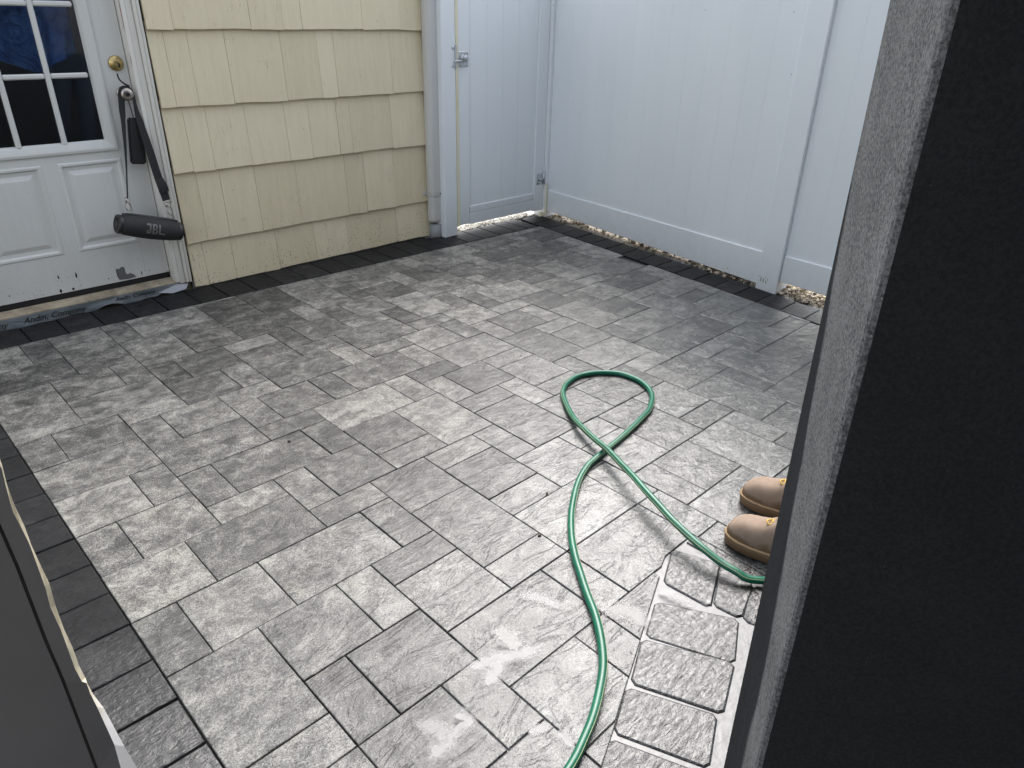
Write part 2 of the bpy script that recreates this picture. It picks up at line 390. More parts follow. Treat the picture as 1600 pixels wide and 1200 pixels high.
for q in LAY.split():
    x0, y0, x1, y1 = map(int, q.split(','))
    poly = [(x0, y0), (x1, y0), (x1, y1), (x0, y1)]
    full = True
    for (a, b, c) in (TOPL, RGTL):
        n = clip(poly, a, b, c)
        if abs(area(n) - area(poly)) > 1e-6: full = False
        poly = n
    if x0 < 11 and y0 < -5:
        n = clip(poly, *NEARL) if x1 <= 12 else poly
        if n and abs(area(n) - area(poly)) > 1e-6: full = False
        poly = n
    poly = dedupe(poly) if poly else []
    if len(poly) < 3 or area(poly) < 0.12: continue
    put_paver(poly, (x0+x1)/2, (y0+y1)/2, (x1-x0, y1-y0) if full else None)
put_paver([(9, -7), (10.35, -7), (10.75, -6.84), (12, -6.84), (12, -5), (9, -5)], 10.5, -6)
put_paver([(11.6, -9), (12, -9), (12, -6.9), (11.6, -6.9)], 11.8, -8)
for q in ((13, -10, 15, -8), (15, -9, 18, -8), (16, -8, 18, -7), (18, -7, 19, -6), (12, -11, 14, -10), (14, -11, 16, -9), (12, -10, 13, -9), (19, -8, 21, -7), (21, -8, 23, -6), (23, -6, 25, -4), (25, -5, 28, -4), (18, -9, 20, -8), (16, -11, 18, -9)):
    x0, y0, x1, y1 = q
    if x0 >= 13 or True: put_paver([(x0, y0), (x1, y0), (x1, y1), (x0, y1)], (x0+x1)/2, (y0+y1)/2, (x1-x0, y1-y0))

# ------------------------------------------------------------------ charcoal soldier-course border
bm = bmesh.new(); add_hexa(bm, [(-2.3, -14, -0.6), (-2.1, -14, -0.6), (-2.1, 20.4, -0.6), (-2.3, 20.4, -0.6)], [(-2.3, -14, -0.1), (-2.1, -14, -0.1), (-2.1, 20.4, -0.1), (-2.3, 20.4, -0.1)])
border = tag(mesh_obj('brick_border', bm, M_BED, origin=(0, 0, -0.6)), kind='structure')
def put_brick(poly, gap=0.020, cham=0.04, drop=0.03, zoff=0.0):
    if area(poly) < 0: poly = poly[::-1]
    cx = sum(p[0] for p in poly)/len(poly); cy = sum(p[1] for p in poly)/len(poly)
    me = slab_mesh('border_brick', [(x-cx, y-cy) for x, y in poly], M_CHAR, gap, cham, 0.012, drop)
    o = bpy.data.objects.new('border_brick', me)
    place(o, Vector((cx*S, cy*S, zoff*S + random.uniform(-0.001, 0.001))), border)
    o.rotation_euler = (random.uniform(-0.005, 0.005), random.uniform(-0.005, 0.005), 0)
ty = lambda x: 18.46 - 0.0275*x
xe = [-2.9, -1.55, -0.2, 1.13, 2.48, 3.87, 5.25, 6.6, 7.95, 9.4, 10.77, 12.15, 13.53, 14.87, 16.25, 17.55, 18.93, 20.2, 21.5, 22.82, 24.15, 25.5, 26.8, 28.15, 29.5, 30.5, 31.45]
for a, b in zip(xe, xe[1:]):
    yt = 20.42 if b < 24.2 else 19.95
    put_brick([(a, ty(a)+0.03), (b, ty(b)+0.03), (b, yt + random.uniform(-0.05, 0.05)), (a, yt)])
fx = lambda y: 31.50 - 0.123*(16.92 - y)
ye = [19.7, 18.35, 16.92, 15.53, 14.25, 12.85, 11.55, 10.27, 8.95, 7.6, 6.2, 4.9, 3.62, 2.3, 1.02, -0.29, -1.6, -2.95, -4.3, -5.6, -6.9]
for a, b in zip(ye, ye[1:]):
    put_brick([(fx(b), b), (fx(b)+1.78, b), (fx(a)+1.78+random.uniform(-0.06, 0.03), a), (fx(a), a)])
k = -11
while k < 14:
    y0 = 0.05 + 1.335*k
    put_brick([(-2.05 + random.uniform(-.04, .04), y0), (-0.0, y0 - 0.02), (-0.0, y0 + 1.315), (-2.05, y0 + 1.335)], 0.014, 0.05, 0.045)
    k += 1
def rounded(poly, r=0.07):
    out = []
    for i in range(len(poly)):
        p0, p1, p2 = Vector(poly[i-1]), Vector(poly[i]), Vector(poly[(i+1) % len(poly)])
        out += [tuple(p1 + (p0-p1).normalized()*r), tuple(p1 + (p2-p1).normalized()*r)]
    return out
near = [[(11.06, -6.88), (9.97, -7.40), (10.06, -8.53), (11.44, -7.92)],
        [(9.21, -7.68), (8.25, -8.13), (9.00, -9.78), (10.10, -9.24)],
        [(8.04, -8.15), (7.00, -8.66), (7.70, -10.30), (8.90, -9.83)],
        [(6.76, -8.71), (5.82, -9.14), (6.48, -10.74), (7.49, -10.28)],
        [(5.57, -9.22), (4.60, -9.66), (5.25, -11.3), (6.25, -10.85)],
        [(4.36, -9.76), (3.40, -10.2), (4.05, -11.85), (5.02, -11.4)],
        [(3.16, -10.3), (2.20, -10.74), (2.85, -12.4), (3.82, -11.95)],
        [(1.96, -10.84), (1.00, -11.28), (1.65, -12.9), (2.62, -12.45)],
        [(0.76, -11.4), (-0.20, -11.84), (0.45, -13.5), (1.42, -13.05)],
        [(11.50, -8.05), (10.20, -8.66), (10.28, -9.22), (11.42, -8.88)],
        [(11.4, -9.0), (10.3, -9.4), (10.9, -10.9), (11.9, -10.4)]]
for p in near: put_brick(rounded(p), -0.085, 0.05, 0.05, -0.01)

# ------------------------------------------------------------------ standing water
def water_material(name, col, rough, bump=0.12, film=False):
    t = NT(name); t.set(Base_Color=col, Roughness=rough, Specular_IOR_Level=0.6, Coat_Weight=0.0, Coat_Roughness=0.03)
    v = t.world()
    c = t.ramp(t.noise(v, 30, 5, 0.65), [(0.3, tuple(x*0.82 for x in col)), (0.7, tuple(min(1, x*1.12) for x in col))])
    t.out(Base_Color=c, Normal=t.bump(t.noise(v, 38, 3, 0.5, 0.5), bump, 0.002))
    at = t.add('ShaderNodeAttribute'); at.attribute_name = 'depth'
    al = t.ramp(t.math('ADD', at.outputs['Fac'], t.math('MULTIPLY', t.math('SUBTRACT', t.noise(v, 55, 4, 0.65), 0.5), 1.1)), [(0.22, 0.0), (0.75, 0.62)])
    if film: al = None
    if al is not None: t.out(Alpha=al)
    return t.m
M_MILK = water_material('milky_rinse_water', (0.17, 0.172, 0.176), 0.25)
M_GREYW = water_material('grey_rinse_water', (0.115, 0.117, 0.12), 0.16, 0.04)
M_FOAM = water_material('soapy_rinse_water', (0.26, 0.262, 0.266), 0.30, 0.10)
def puddle(line, mat, label, z=0.012):
    """line: (x, y, width) along the middle of the puddle; the attribute 'depth' falls to 0 at its rim"""
    P = catmull([(x, y, 0) for x, y, w in line], 5); n = len(P); m_ = len(line)
    bm = bmesh.new(); lay = bm.verts.layers.float.new('depth'); rows = []
    for i, p in enumerate(P):
        q = i/(n-1)*(m_-1); k = min(int(q), m_-2); w = line[k][2] + (line[k+1][2]-line[k][2])*(q-k)
        tg = (P[min(i+1, n-1)] - P[max(0, i-1)]).normalized(); nn = Vector((-tg.y, tg.x, 0)); row = []
        for a in (-1, -0.5, 0, 0.5, 1):
            v = bm.verts.new((p.x + nn.x*w*a, p.y + nn.y*w*a, z)); v[lay] = (1-abs(a)) * min(1.0, 2.2*min(i, n-1-i)/(n-1)*2); row.append(v)
        rows.append(row)
    for r, s_ in zip(rows, rows[1:]):
        for i in range(4): bm.faces.new((r[i], r[i+1], s_[i+1], s_[i]))
    tag(mesh_obj('puddle', bm, mat), label, 'puddle', None, 'structure')
puddle([(4.45, -5.95, .10), (4.7, -6.06, .18), (4.95, -6.18, .26), (5.2, -6.26, .36), (5.5, -6.42, .30), (5.8, -6.58, .34), (6.15, -6.68, .34), (6.5, -6.72, .15)], M_FOAM, 'long white soapy puddle running over a paver joint')
puddle([(5.35, -6.25, .2), (5.2, -6.42, .34), (5.0, -6.55, .36), (4.8, -6.6, .3), (4.55, -6.6, .15)], M_FOAM, 'short soapy puddle spilling downhill from the long one', 0.014)
puddle([(3.45, -6.6, .15), (3.75, -6.78, .34), (3.8, -7.0, .36), (3.5, -7.02, .30), (3.2, -7.1, .36), (2.9, -7.12, .36), (2.6, -7.2, .15)], M_FOAM, 'hooked white soapy puddle nearest the bottom edge')
puddle([(5.75, -5.6, .2), (5.88, -5.9, .44), (5.85, -6.2, .46), (5.72, -6.5, .2)], M_GREYW, 'small round grey puddle above the long soapy one', 0.016)
puddle([(3.0, -6.3, .2), (3.25, -6.62, .40), (3.3, -6.85, .36), (3.05, -7.05, .2)], M_GREYW, 'small grey puddle touching the hooked soapy one', 0.016)
puddle([(4.5, -7.98, .12), (4.7, -8.08, .2), (5.0, -8.2, .12)], M_FOAM, 'tiny white puddle left of the lower hose')
puddle([(4.85, -8.38, .12), (4.98, -8.58, .24), (4.86, -8.85, .12)], M_FOAM, 'tiny white puddle beside the lower hose bend')
puddle([(7.9, -6.75, .15), (8.25, -7.1, .42), (8.5, -7.45, .52), (8.45, -7.75, .4), (8.35, -8.05, .2)], M_GREYW, 'broad flat grey puddle against the near brick border')
puddle([(9.45, -7.4, .15), (9.62, -7.75, .3), (9.68, -8.1, .26), (9.6, -8.4, .12)], M_MILK, 'thin pale puddle along the first near border brick', 0.02)
puddle([(6.9, -5.2, .15), (7.2, -5.6, .3), (7.35, -6.0, .26), (7.3, -6.3, .12)], M_MILK, 'faint pale puddle just left of the hose bend', 0.014)
# thin sheet of rinse water standing in the joints of the near border
t_ = bmesh.new()
film = [(15.5, -6.5), (14.5, -3.5), (12.5, -2.2), (10.2, -2.4), (8.3, -4.0), (6.6, -4.9), (4.6, -5.4), (3.2, -6.6), (2.4, -8.5), (0, -11.5), (0, -13.6), (11, -13.6), (14, -9.5), (15, -8)]
va = [t_.verts.new((x, y, -0.045)) for x, y in film]; t_.faces.new(va)
tag(mesh_obj('rinse_water', t_, water_material('joint_rinse_water', (0.12, 0.121, 0.124), 0.30, 0.6, True)), 'sheet of milky water lying in the joints of the near brick border', 'water', None, 'structure')

# ------------------------------------------------------------------ house
house = empty('house', (10, 20.6, -0.6), 'cream shingled house wall with a white half-glazed back door', 'house')
DX0, DX1, DZ0, DZ1 = 1.28, 9.20, 0.86, 18.6       # door leaf
bm = bmesh.new()
add_box(bm, -16, DX0-0.12, 20.72, 22.2, -4, 20.6); add_box(bm, DX1+0.12, 25.2, 20.72, 22.2, -4, 20.6); add_box(bm, DX0-0.12, DX1+0.12, 20.72, 22.2, DZ1+0.1, 20.6)
add_box(bm, DX0-0.12, DX1+0.12, 21.0, 22.2, -4, 0.26)
wall = mesh_obj('wall', bm, plain('sheathing', (0.16, 0.145, 0.10), 0.8), house)
# courses of wide striated shingles; the joints are those of the photograph to the right of the door
butts = [0.06, 2.20, 5.45, 8.30, 11.40, 14.45, 17.5, 20.4]
joints = {0: [10.75, 12.18, 14.57, 16.79, 18.87, 22.23, 23.96], 1: [11.07, 12.18, 13.92, 16.16, 19.06, 20.24, 22.23],
          2: [10.96, 11.99, 13.85, 15.89, 17.2, 18.81, 19.6, 22.21], 3: [10.72, 11.73, 13.4, 16.11, 18.06, 18.99, 22.41],
          4: [11.17, 14.68, 16.31, 17.29, 20.71, 23.03]}
def shingle(x0, x1, z0, z1):
    bm = bmesh.new(); n = max(2, int((x1-x0)/0.8))
    xs = [x0 + 0.007 + (x1-x0-0.014)*i/n for i in range(n+1)]
    tilt = random.uniform(-0.05, 0.05); out = random.uniform(-0.012, 0.012)
    yb, yt = 20.37 + out, 20.585 + out*0.5
    fb = [bm.verts.new((x, yb, z0 + tilt*(x-x0)/(x1-x0) + random.uniform(-0.018, 0.018))) for x in xs]
    ft = [bm.verts.new((x, yt, z1 + 0.28)) for x in xs]
    bb = [bm.verts.new((x, yb + 0.15, v.co.z)) for x, v in zip(xs, fb)]
    bt = [bm.verts.new((x, yt + 0.10, z1 + 0.28)) for x in xs]
    for i in range(n):
        bm.faces.new((fb[i], fb[i+1], ft[i+1], ft[i])); bm.faces.new((bb[i+1], bb[i], bt[i], bt[i+1])); bm.faces.new((bb[i], bb[i+1], fb[i+1], fb[i]))
        bm.faces.new((ft[i], ft[i+1], bt[i+1], bt[i]))
    bm.faces.new((fb[0], ft[0], bt[0], bb[0])); bm.faces.new((ft[-1], fb[-1], bb[-1], bt[-1]))
    mesh_obj('shingle', bm, M_SHINGLE, wall)
for ci in range(len(butts)-1):
    z0, z1 = butts[ci], butts[ci+1]
    js = joints.get(ci)
    if js is None:
        js = []; x = 10.3 + random.random()
        while x < 24: js.append(x); x += random.uniform(0.9, 2.6)
    left = 10.06 if z0 < DZ1 else 0.5
    if z0 > DZ1-2: js = [0.5+1.9*i + random.uniform(-.5, .5) for i in range(1, 6)] + js; left = 0.5
    e = [left] + [j for j in js if j > left+0.2] + [24.55]
    for a, b in zip(e, e[1:]): shingle(a, b, z0, z1)
    x = -12.0
    while x < 0.3:
        w = random.uniform(0.9, 2.6); shingle(x, min(x+w, 0.45), z0, z1); x += w
    shingle(24.55, 25.15, z0, z1)
# foundation shadow gap below the shingles
box_obj('foundation', 10.0, 24.6, 20.55, 20.74, -0.6, 0.3, plain('foundation_concrete', (0.16, 0.15, 0.13), 0.9, bump=0.4), house, 0)

# door casing
def casing(x0, x1, z0, z1):
    bm = bmesh.new()
    add_box(bm, x0, x1, 20.45, 20.72, z0, z1, 0.03)
    return bm
bm = casing(9.40, 9.66, 0.34, DZ1+0.8); add_box(bm, 9.665, 9.80, 20.36, 20.72, 0.36, DZ1+0.8, 0.03); add_box(bm, 9.805, 9.97, 20.43, 20.72, 0.33, DZ1+0.8, 0.04)
mesh_obj('door_casing', bm, M_TRIM, house)
bm = casing(0.62, 1.08, 0.34, DZ1+0.8); mesh_obj('door_casing', bm, M_TRIM, house)
bm = casing(0.62, 9.97, DZ1+0.82, DZ1+1.4); mesh_obj('door_casing', bm, M_TRIM, house)
bm = bmesh.new(); add_box(bm, 9.23, 9.395, 20.47, 21.7, 0.44, DZ1+0.2, 0.01); mesh_obj('door_jamb', bm, M_TRIM, house)
bm = bmesh.new(); add_box(bm, 1.085, 1.25, 20.47, 21.7, 0.44, DZ1+0.2, 0.01); mesh_obj('door_jamb', bm, M_TRIM, house)
box_obj('gap_filler', 9.98, 10.055, 20.62, 20.71, 0.0, DZ1, M_DARKGAP, house, 0)
# chipped paint showing reddish primer on the jamb
for (x, y0, y1, z0, z1) in ((9.226, 20.52, 20.58, 11.2, 12.6), (9.226, 20.50, 20.55, 9.9, 10.6)):
    bm = bmesh.new(); pts = [(x, y0, z0), (x, y1, z0+0.3), (x, y1+0.02, z1-0.5), (x, (y0+y1)/2, z1), (x, y0-0.01, z1-0.4)]
    bm.faces.new([bm.verts.new(p) for p in pts]); mesh_obj('paint_chip', bm, plain('red_primer', (0.22, 0.10, 0.07), 0.8), house)
# wooden threshold
def wood(name, c0, c1, dirt=True):
    t = NT(name); g = t.noise(t.coords('Object', (2.5, 40, 40)), 1.0, 6, 0.65, 0.6)
    c = t.ramp(g, [(0.25, c0), (0.7, c1)])
    b = t.noise(t.coords('Object', (5, 5, 5)), 2.2, 5, 0.7)
    c = t.mix(t.ramp(b, [(0.42, 0.0), (0.7, 0.75)]), c, (0.11, 0.085, 0.055))
    t.set(Roughness=0.75); t.out(Base_Color=c, Normal=t.bump(g, 0.4, 0.002)); return t.m
M_SILL = wood('weathered_sill_wood', (0.30, 0.24, 0.16), (0.50, 0.43, 0.31))
bm = bmesh.new()
add_hexa(bm, [(1.0, 20.56, 0.26), (9.48, 20.56, 0.26), (9.48, 21.6, 0.26), (1.0, 21.6, 0.26)], [(1.0, 20.56, 0.45), (9.48, 20.56, 0.45), (9.48, 21.6, 0.72), (1.0, 21.6, 0.72)])
mesh_obj('threshold', bm, M_SILL, house)
box_obj('weatherstrip', DX0+0.02, DX1-0.02, 21.06, 21.3, 0.60, 0.85, M_DARKGAP, house, 0)
# flashing membrane under the threshold, with printed script
t = NT('flashing_membrane'); n = t.noise(t.coords('Object', (2, 9, 9)), 3.0, 5, 0.6, 1.0)
t.set(Roughness=0.35); t.out(Base_Color=t.ramp(n, [(0.3, (0.055, 0.066, 0.066)), (0.7, (0.15, 0.165, 0.17))]), Normal=t.bump(n, 0.8, 0.01)); M_FLASH = t.m
bm = bmesh.new(); N = 60; rows = []
for i in range(N+1):
    x = -1.0 + (10.45)*i/N
    sag = 0.05*math.sin(x*1.7) + 0.04*math.sin(x*4.1+1)
    cut = 0.16 if x > 5.5 else 0.0
    rows.append([bm.verts.new((x, 20.55, 0.40)), bm.verts.new((x, 20.50 + sag*0.3, 0.25 + sag*0.2)), bm.verts.new((x, 20.44 + sag*0.4, -0.02 + cut*max(0, math.sin(x*2.3)) + sag*0.4))])
for a, b in zip(rows, rows[1:]):
    for j in range(2): bm.faces.new((a[j], b[j], b[j+1], a[j+1]))
flash = mesh_obj('flashing_strip', bm, M_FLASH, house, smooth=True)
# loose flap at its right end
bm = bmesh.new(); fl = [(8.3, 20.42, 0.16), (8.9, 20.30, 0.03), (9.55, 20.30, 0.10), (9.75, 20.42, 0.30), (9.2, 20.48, 0.36)]
bm.faces.new([bm.verts.new(p) for p in fl]); bmesh.ops.triangulate(bm, faces=bm.faces[:])
mesh_obj('flashing_flap', bm, plain('plastic_film', (0.30, 0.31, 0.32), 0.25), house)
def text_obj(name, body, size, loc, rot, mat, parent, extrude=0.0, shear=0.0, sx=1.0):
    c = bpy.data.curves.new(name, 'FONT'); c.body = body; c.size = size*S; c.extrude = extrude*S; c.shear = shear
    c.align_x = 'CENTER'; c.align_y = 'CENTER'
    tmp = bpy.data.objects.new(name + '_curve', c); COL.objects.link(tmp); bpy.context.view_layer.update()
    me = bpy.data.meshes.new_from_object(tmp); bpy.data.objects.remove(tmp); me.materials.clear(); me.materials.append(mat)
    o = bpy.data.objects.new(name, me); place(o, Vector(loc)*S, parent); o.rotation_euler = rot; o.scale = (sx, 1, 1); return o
M_INK = plain('black_print', (0.008, 0.008, 0.008), 0.5)
text_obj('lettering', 'Andin, Company', 0.34, (3.92, 20.462, 0.19), (rad(78), 0, 0), M_INK, house, 0.004, 0.35, 1.05)
text_obj('lettering', 'Andin, Company', 0.34, (0.9, 20.455, 0.19), (rad(78), 0, 0), M_INK, house, 0.004, 0.35, 1.05)
text_obj('lettering', 'Andin, Company', 0.26, (7.3, 20.47, 0.27), (rad(78), 0, 0), M_INK, house, 0.004, 0.35, 1.0)

# door leaf: stiles and rails round two raised panels and a twelve-light window
door = bpy.data.objects.new('door', None); place(door, Vector((5.24, 21.05, DZ0))*S, house)
Y0, Y1 = 21.05, 21.43
GX = [2.78, 4.45, 6.12, 7.70]; GZ = [7.06, 9.66, 12.25, 14.84, 17.4]
bm = bmesh.new()
add_box(bm, DX0, 2.34, Y0, Y1, DZ0, DZ1, 0.01); add_box(bm, 8.14, DX1, Y0, Y1, DZ0, DZ1, 0.01)
add_box(bm, 2.34, 8.14, Y0, Y1, DZ0, 2.53); add_box(bm, 2.34, 8.14, Y0, Y1, 6.30, 6.66); add_box(bm, 2.34, 8.14, Y0, Y1, 17.85, DZ1)
add_box(bm, 5.03, 5.62, Y0, Y1, 2.53, 6.30)
mesh_obj('door_frame', bm, M_DOOR, door)
for (a, b) in ((2.34, 5.03), (5.62, 8.14)):
    bm = bmesh.new(); z0, z1 = 2.53, 6.30
    def ring(i, y): return [bm.verts.new(c) for c in ((a+i, y, z0+i), (b-i, y, z0+i), (b-i, y, z1-i), (a+i, y, z1-i))]
    rs = [ring(0, Y0), ring(0.05, Y0-0.035), ring(0.13, Y0-0.03), ring(0.20, Y0+0.06), ring(0.34, Y0+0.075), ring(0.52, Y0+0.01), ring(0.56, Y0+0.005)]
    for p, q in zip(rs, rs[1:]):
        for i in range(4): bm.faces.new((p[i], p[(i+1) % 4], q[(i+1) % 4], q[i]))
    bm.faces.new(rs[-1]); mesh_obj('door_panel', bm, M_DOOR, door)
bm = bmesh.new()                                       # window surround
def rectring(bm, x0, x1, z0, z1, prof):
    rs = [[bm.verts.new(c) for c in ((x0+i, y, z0+i), (x1-i, y, z0+i), (x1-i, y, z1-i), (x0+i, y, z1-i))] for i, y in prof]
    for p, q in zip(rs, rs[1:]):
        for i in range(4): bm.faces.new((p[i], p[(i+1) % 4], q[(i+1) % 4], q[i]))
rectring(bm, 2.36, 8.12, 6.66, 17.85, [(0.0, Y0+0.02), (0.0, Y0-0.09), (0.10, Y0-0.11), (0.18, Y0-0.09), (0.30, Y0-0.05), (0.36, Y0-0.03), (0.44, Y0+0.10)])
mesh_obj('window_frame', bm, M_DOOR, door)
for x in GX[1:3]: box_obj('muntin', x-0.10, x+0.10, Y0-0.05, Y0+0.12, GZ[0]-0.05, GZ[-1]+0.05, M_DOOR, door, 0.05)
for z in GZ[1:-1]:
    for a, b in zip(GX, GX[1:]): box_obj('muntin', a+0.101, b-0.101, Y0-0.04, Y0+0.12, z-0.10, z+0.10, M_DOOR, door, 0.05)
t = NT('window_glass'); m = t.m; nt = m.node_tree
tr = t.add('ShaderNodeBsdfTransparent'); gl = t.add('ShaderNodeBsdfGlossy'); gl.inputs['Roughness'].default_value = 0.02
tr.inputs[0].default_value = (0.82, 0.84, 0.86, 1)
fr = t.add('ShaderNodeFresnel'); fr.inputs['IOR'].default_value = 1.5; ms = t.add('ShaderNodeMixShader')
t.link(fr.outputs[0], ms.inputs[0]); t.link(tr.outputs[0], ms.inputs[1]); t.link(gl.outputs[0], ms.inputs[2]); t.link(ms.outputs[0], t.n['Material Output'].inputs[0])
M_GLASS = m
for a, b in zip(GX, GX[1:]):
    for c, d in zip(GZ, GZ[1:]):
        bm = bmesh.new(); add_box(bm, a+0.02, b-0.02, Y0+0.125, Y0+0.16, c+0.02, d-0.02); mesh_obj('pane', bm, M_GLASS, door)
# hardware
M_BRASS = plain('worn_brass', (0.50, 0.38, 0.17), 0.32, 0.9, var=0.25, vscale=60)
M_STEEL = plain('worn_steel', (0.42, 0.38, 0.34), 0.28, 0.95, var=0.25, vscale=60)
bm = bmesh.new(); add_lathe(bm, [(0, 0.0), (0.0, 0.30), (0.06, 0.30), (0.10, 0.26), (0.12, 0.17), (0.20, 0.16), (0.22, 0.13), (0.20, 0.05), (0.20, 0)], (8.76, Y0+0.005, 10.08), (0, -1, 0), 24)
db = mesh_obj('deadbolt', bm, M_BRASS, door, True)
box_obj('keyhole', 8.79, 8.85, Y0-0.235, Y0-0.20, 9.92, 10.10, M_DARKGAP, db, 0.01)
bm = bmesh.new(); add_lathe(bm, [(0, 0), (0, 0.28), (0.07, 0.27), (0.10, 0.14), (0.28, 0.12), (0.34, 0.20), (0.44, 0.265), (0.54, 0.25), (0.58, 0.18), (0.58, 0.0)], (8.81, Y0+0.005, 8.90), (0, -1, 0), 24)
kb = mesh_obj('door_knob', bm, M_STEEL, door, True)
bm = bmesh.new(); add_lathe(bm, [(0, 0), (0, 0.09), (0.02, 0.08), (0.02, 0)], (8.81, Y0-0.58, 8.90), (0, -1, 0), 14); mesh_obj('knob_lock', bm, M_DARKGAP, kb)
# bare patch where the paint has come off at the foot of the door
bm = bmesh.new(); pts = [(6.90, 1.30), (6.87, 1.42), (6.93, 1.50), (7.02, 1.44), (7.08, 1.50), (7.20, 1.54), (7.27, 1.45), (7.26, 1.22), (7.33, 1.13), (7.48, 1.16), (7.60, 1.06), (7.70, 0.93), (7.30, 0.90), (6.94, 0.94), (6.90, 1.05), (6.93, 1.2)]
bm.faces.new([bm.verts.new((x, Y0-0.006, z)) for x, z in pts]); bmesh.ops.triangulate(bm, faces=bm.faces[:])
mesh_obj('bare_patch', bm, plain('bare_metal_primer', (0.12, 0.118, 0.11), 0.7, var=0.2, vscale=40), door)
for (x, z, w, h) in ((4.55, 1.6, .03, .16), (5.25, 1.55, .035, .24), (4.5, .98, .05, .14), (5.0, .96, .05, .1), (7.95, 1.06, .02, .18), (2.6, 1.2, .03, .06), (6.5, 1.1, .04, .04), (8.3, 1.1, .04, .03), (1.9, 1.5, .03, .08)):
    bm = bmesh.new(); bm.faces.new([bm.verts.new((x + w*math.cos(q) + random.uniform(-.01, .01), Y0-0.005, z + h*0.6*math.sin(q))) for q in (2*math.pi*k/7 for k in range(7))]); mesh_obj('scuff_mark', bm, M_DARKGAP, door)
# dim room behind the glass with a blue sheet and a white blind
bm = bmesh.new(); M_ROOM = plain('dim_room', (0.5, 0.54, 0.56), 0.9)
for f in (((0, 21.9, 0.4), (12, 21.9, 0.4), (12, 34, 0.4), (0, 34, 0.4)), ((0, 34, 0.4), (12, 34, 0.4), (12, 34, 21), (0, 34, 21)), ((0, 21.9, 21), (12, 21.9, 21), (12, 34, 21), (0, 34, 21)),
          ((0, 21.9, 0.4), (0, 34, 0.4), (0, 34, 21), (0, 21.9, 21)), ((12, 21.9, 0.4), (12, 34, 0.4), (12, 34, 21), (12, 21.9, 21))):
    bm.faces.new([bm.verts.new(p) for p in f])
mesh_obj('interior_room', bm, M_ROOM, house)
t = NT('blue_sheet'); n = t.noise(t.coords('Object'), 9, 5, 0.6, 1.5); t.set(Roughness=0.5)
t.out(Base_Color=t.ramp(n, [(0.3, (0.05, 0.16, 0.50)), (0.7, (0.20, 0.42, 0.85))]), Normal=t.bump(n, 1.0, 0.05)); M_BLUE = t.m
bm = bmesh.new(); nx, nz = 22, 18; g = []
for i in range(nx+1):
    u = i/nx; row = []
    for j in range(nz+1):
        w = j/nz; x = 4.55 + 3.15*u; bot = 9.75 + 0.9*abs(u-0.45)*1.4
        z = bot + (14.2-bot)*w
        row.append(bm.verts.new((x, 22.1 + 0.22*math.sin(u*9 + w*2.2) + 0.15*math.sin(u*21 - w*5) - 0.25*math.sin(math.pi*u), z)))
    g.append(row)
for i in range(nx):
    for j in range(nz): bm.faces.new((g[i][j], g[i+1][j], g[i+1][j+1], g[i][j+1]))
mesh_obj('blue_curtain', bm, M_BLUE, house, True)
blind = bpy.data.objects.new('window_blind', None); place(blind, Vector((3.9, 22.1, 9.9))*S, house)
z = 9.9; M_SLAT = plain('blind_slat', (0.8, 0.8, 0.8), 0.5); sl = None
while z < 15:
    if sl is None: sl = box_obj('blind_slat', 2.0, 4.28, 21.95, 22.14, z, z+0.03, M_SLAT, blind, 0); sl.rotation_euler = (0.5, 0, 0)
    else:
        c = sl.copy(); place(c, Vector((3.14, 22.045, z))*S, blind); c.rotation_euler = (0.5, 0, 0)
    z += 0.2

# downspout at the corner of the house
M_SPOUT = paint_material('grey_white_spout', (0.50, 0.50, 0.47), (0.58, 0.58, 0.55), False, 0.9, 0.45)
ds = bpy.data.objects.new('downspout', None); place(ds, Vector((24.87, 20.2, 0.95))*S, house)
def spout_ring(cx, cy, sx, sy, n=20):
    out = []
    for k in range(n):
        q = 2*math.pi*k/n; c, s_ = math.cos(q), math.sin(q)
        r = 1.0 + 0.05*math.cos(6*q)
        out.append((cx + sx*math.copysign(abs(c)**0.55, c)*r, cy + sy*math.copysign(abs(s_)**0.55, s_)*r))
    return out
bm = bmesh.new(); rg = []
for z, k in ((0.95, 0.86), (1.02, 0.95), (1.25, 0.99), (1.6, 0.95), (2.55, 0.95), (2.62, 1.0), (20, 1.0)):
    rg.append([bm.verts.new((x, y, z)) for x, y in spout_ring(24.90, 20.16, 0.46*k, 0.36*k)])
for a, b in zip(rg, rg[1:]):
    for i in range(len(a)): bm.faces.new((a[i], a[(i+1) % len(a)], b[(i+1) % len(a)], b[i]))
mesh_obj('pipe', bm, M_SPOUT, ds)
bm = bmesh.new(); a = [bm.verts.new((x, y, 2.52)) for x, y in spout_ring(24.90, 20.16, 0.485, 0.385)]; b = [bm.verts.new((x, y, 2.74)) for x, y in spout_ring(24.90, 20.16, 0.485, 0.385)]
for i in range(20): bm.faces.new((a[i], a[(i+1) % 20], b[(i+1) % 20], b[i]))
add_box(bm, 24.2, 24.46, 20.36, 20.44, 2.50, 2.76, 0.02)
br = mesh_obj('bracket', bm, M_SPOUT, ds)
box_obj('screw', 25.02, 25.08, 19.755, 19.79, 2.6, 2.66, M_DARKGAP, br, 0.01)
bm = bmesh.new(); add_tube(bm, [(24.95, 20.2, -0.4), (24.95, 20.2, 0.75)], 0.42, 14); mesh_obj('drain_pipe', bm, plain('drain_plastic', (0.25, 0.255, 0.25), 0.5), ds, True)

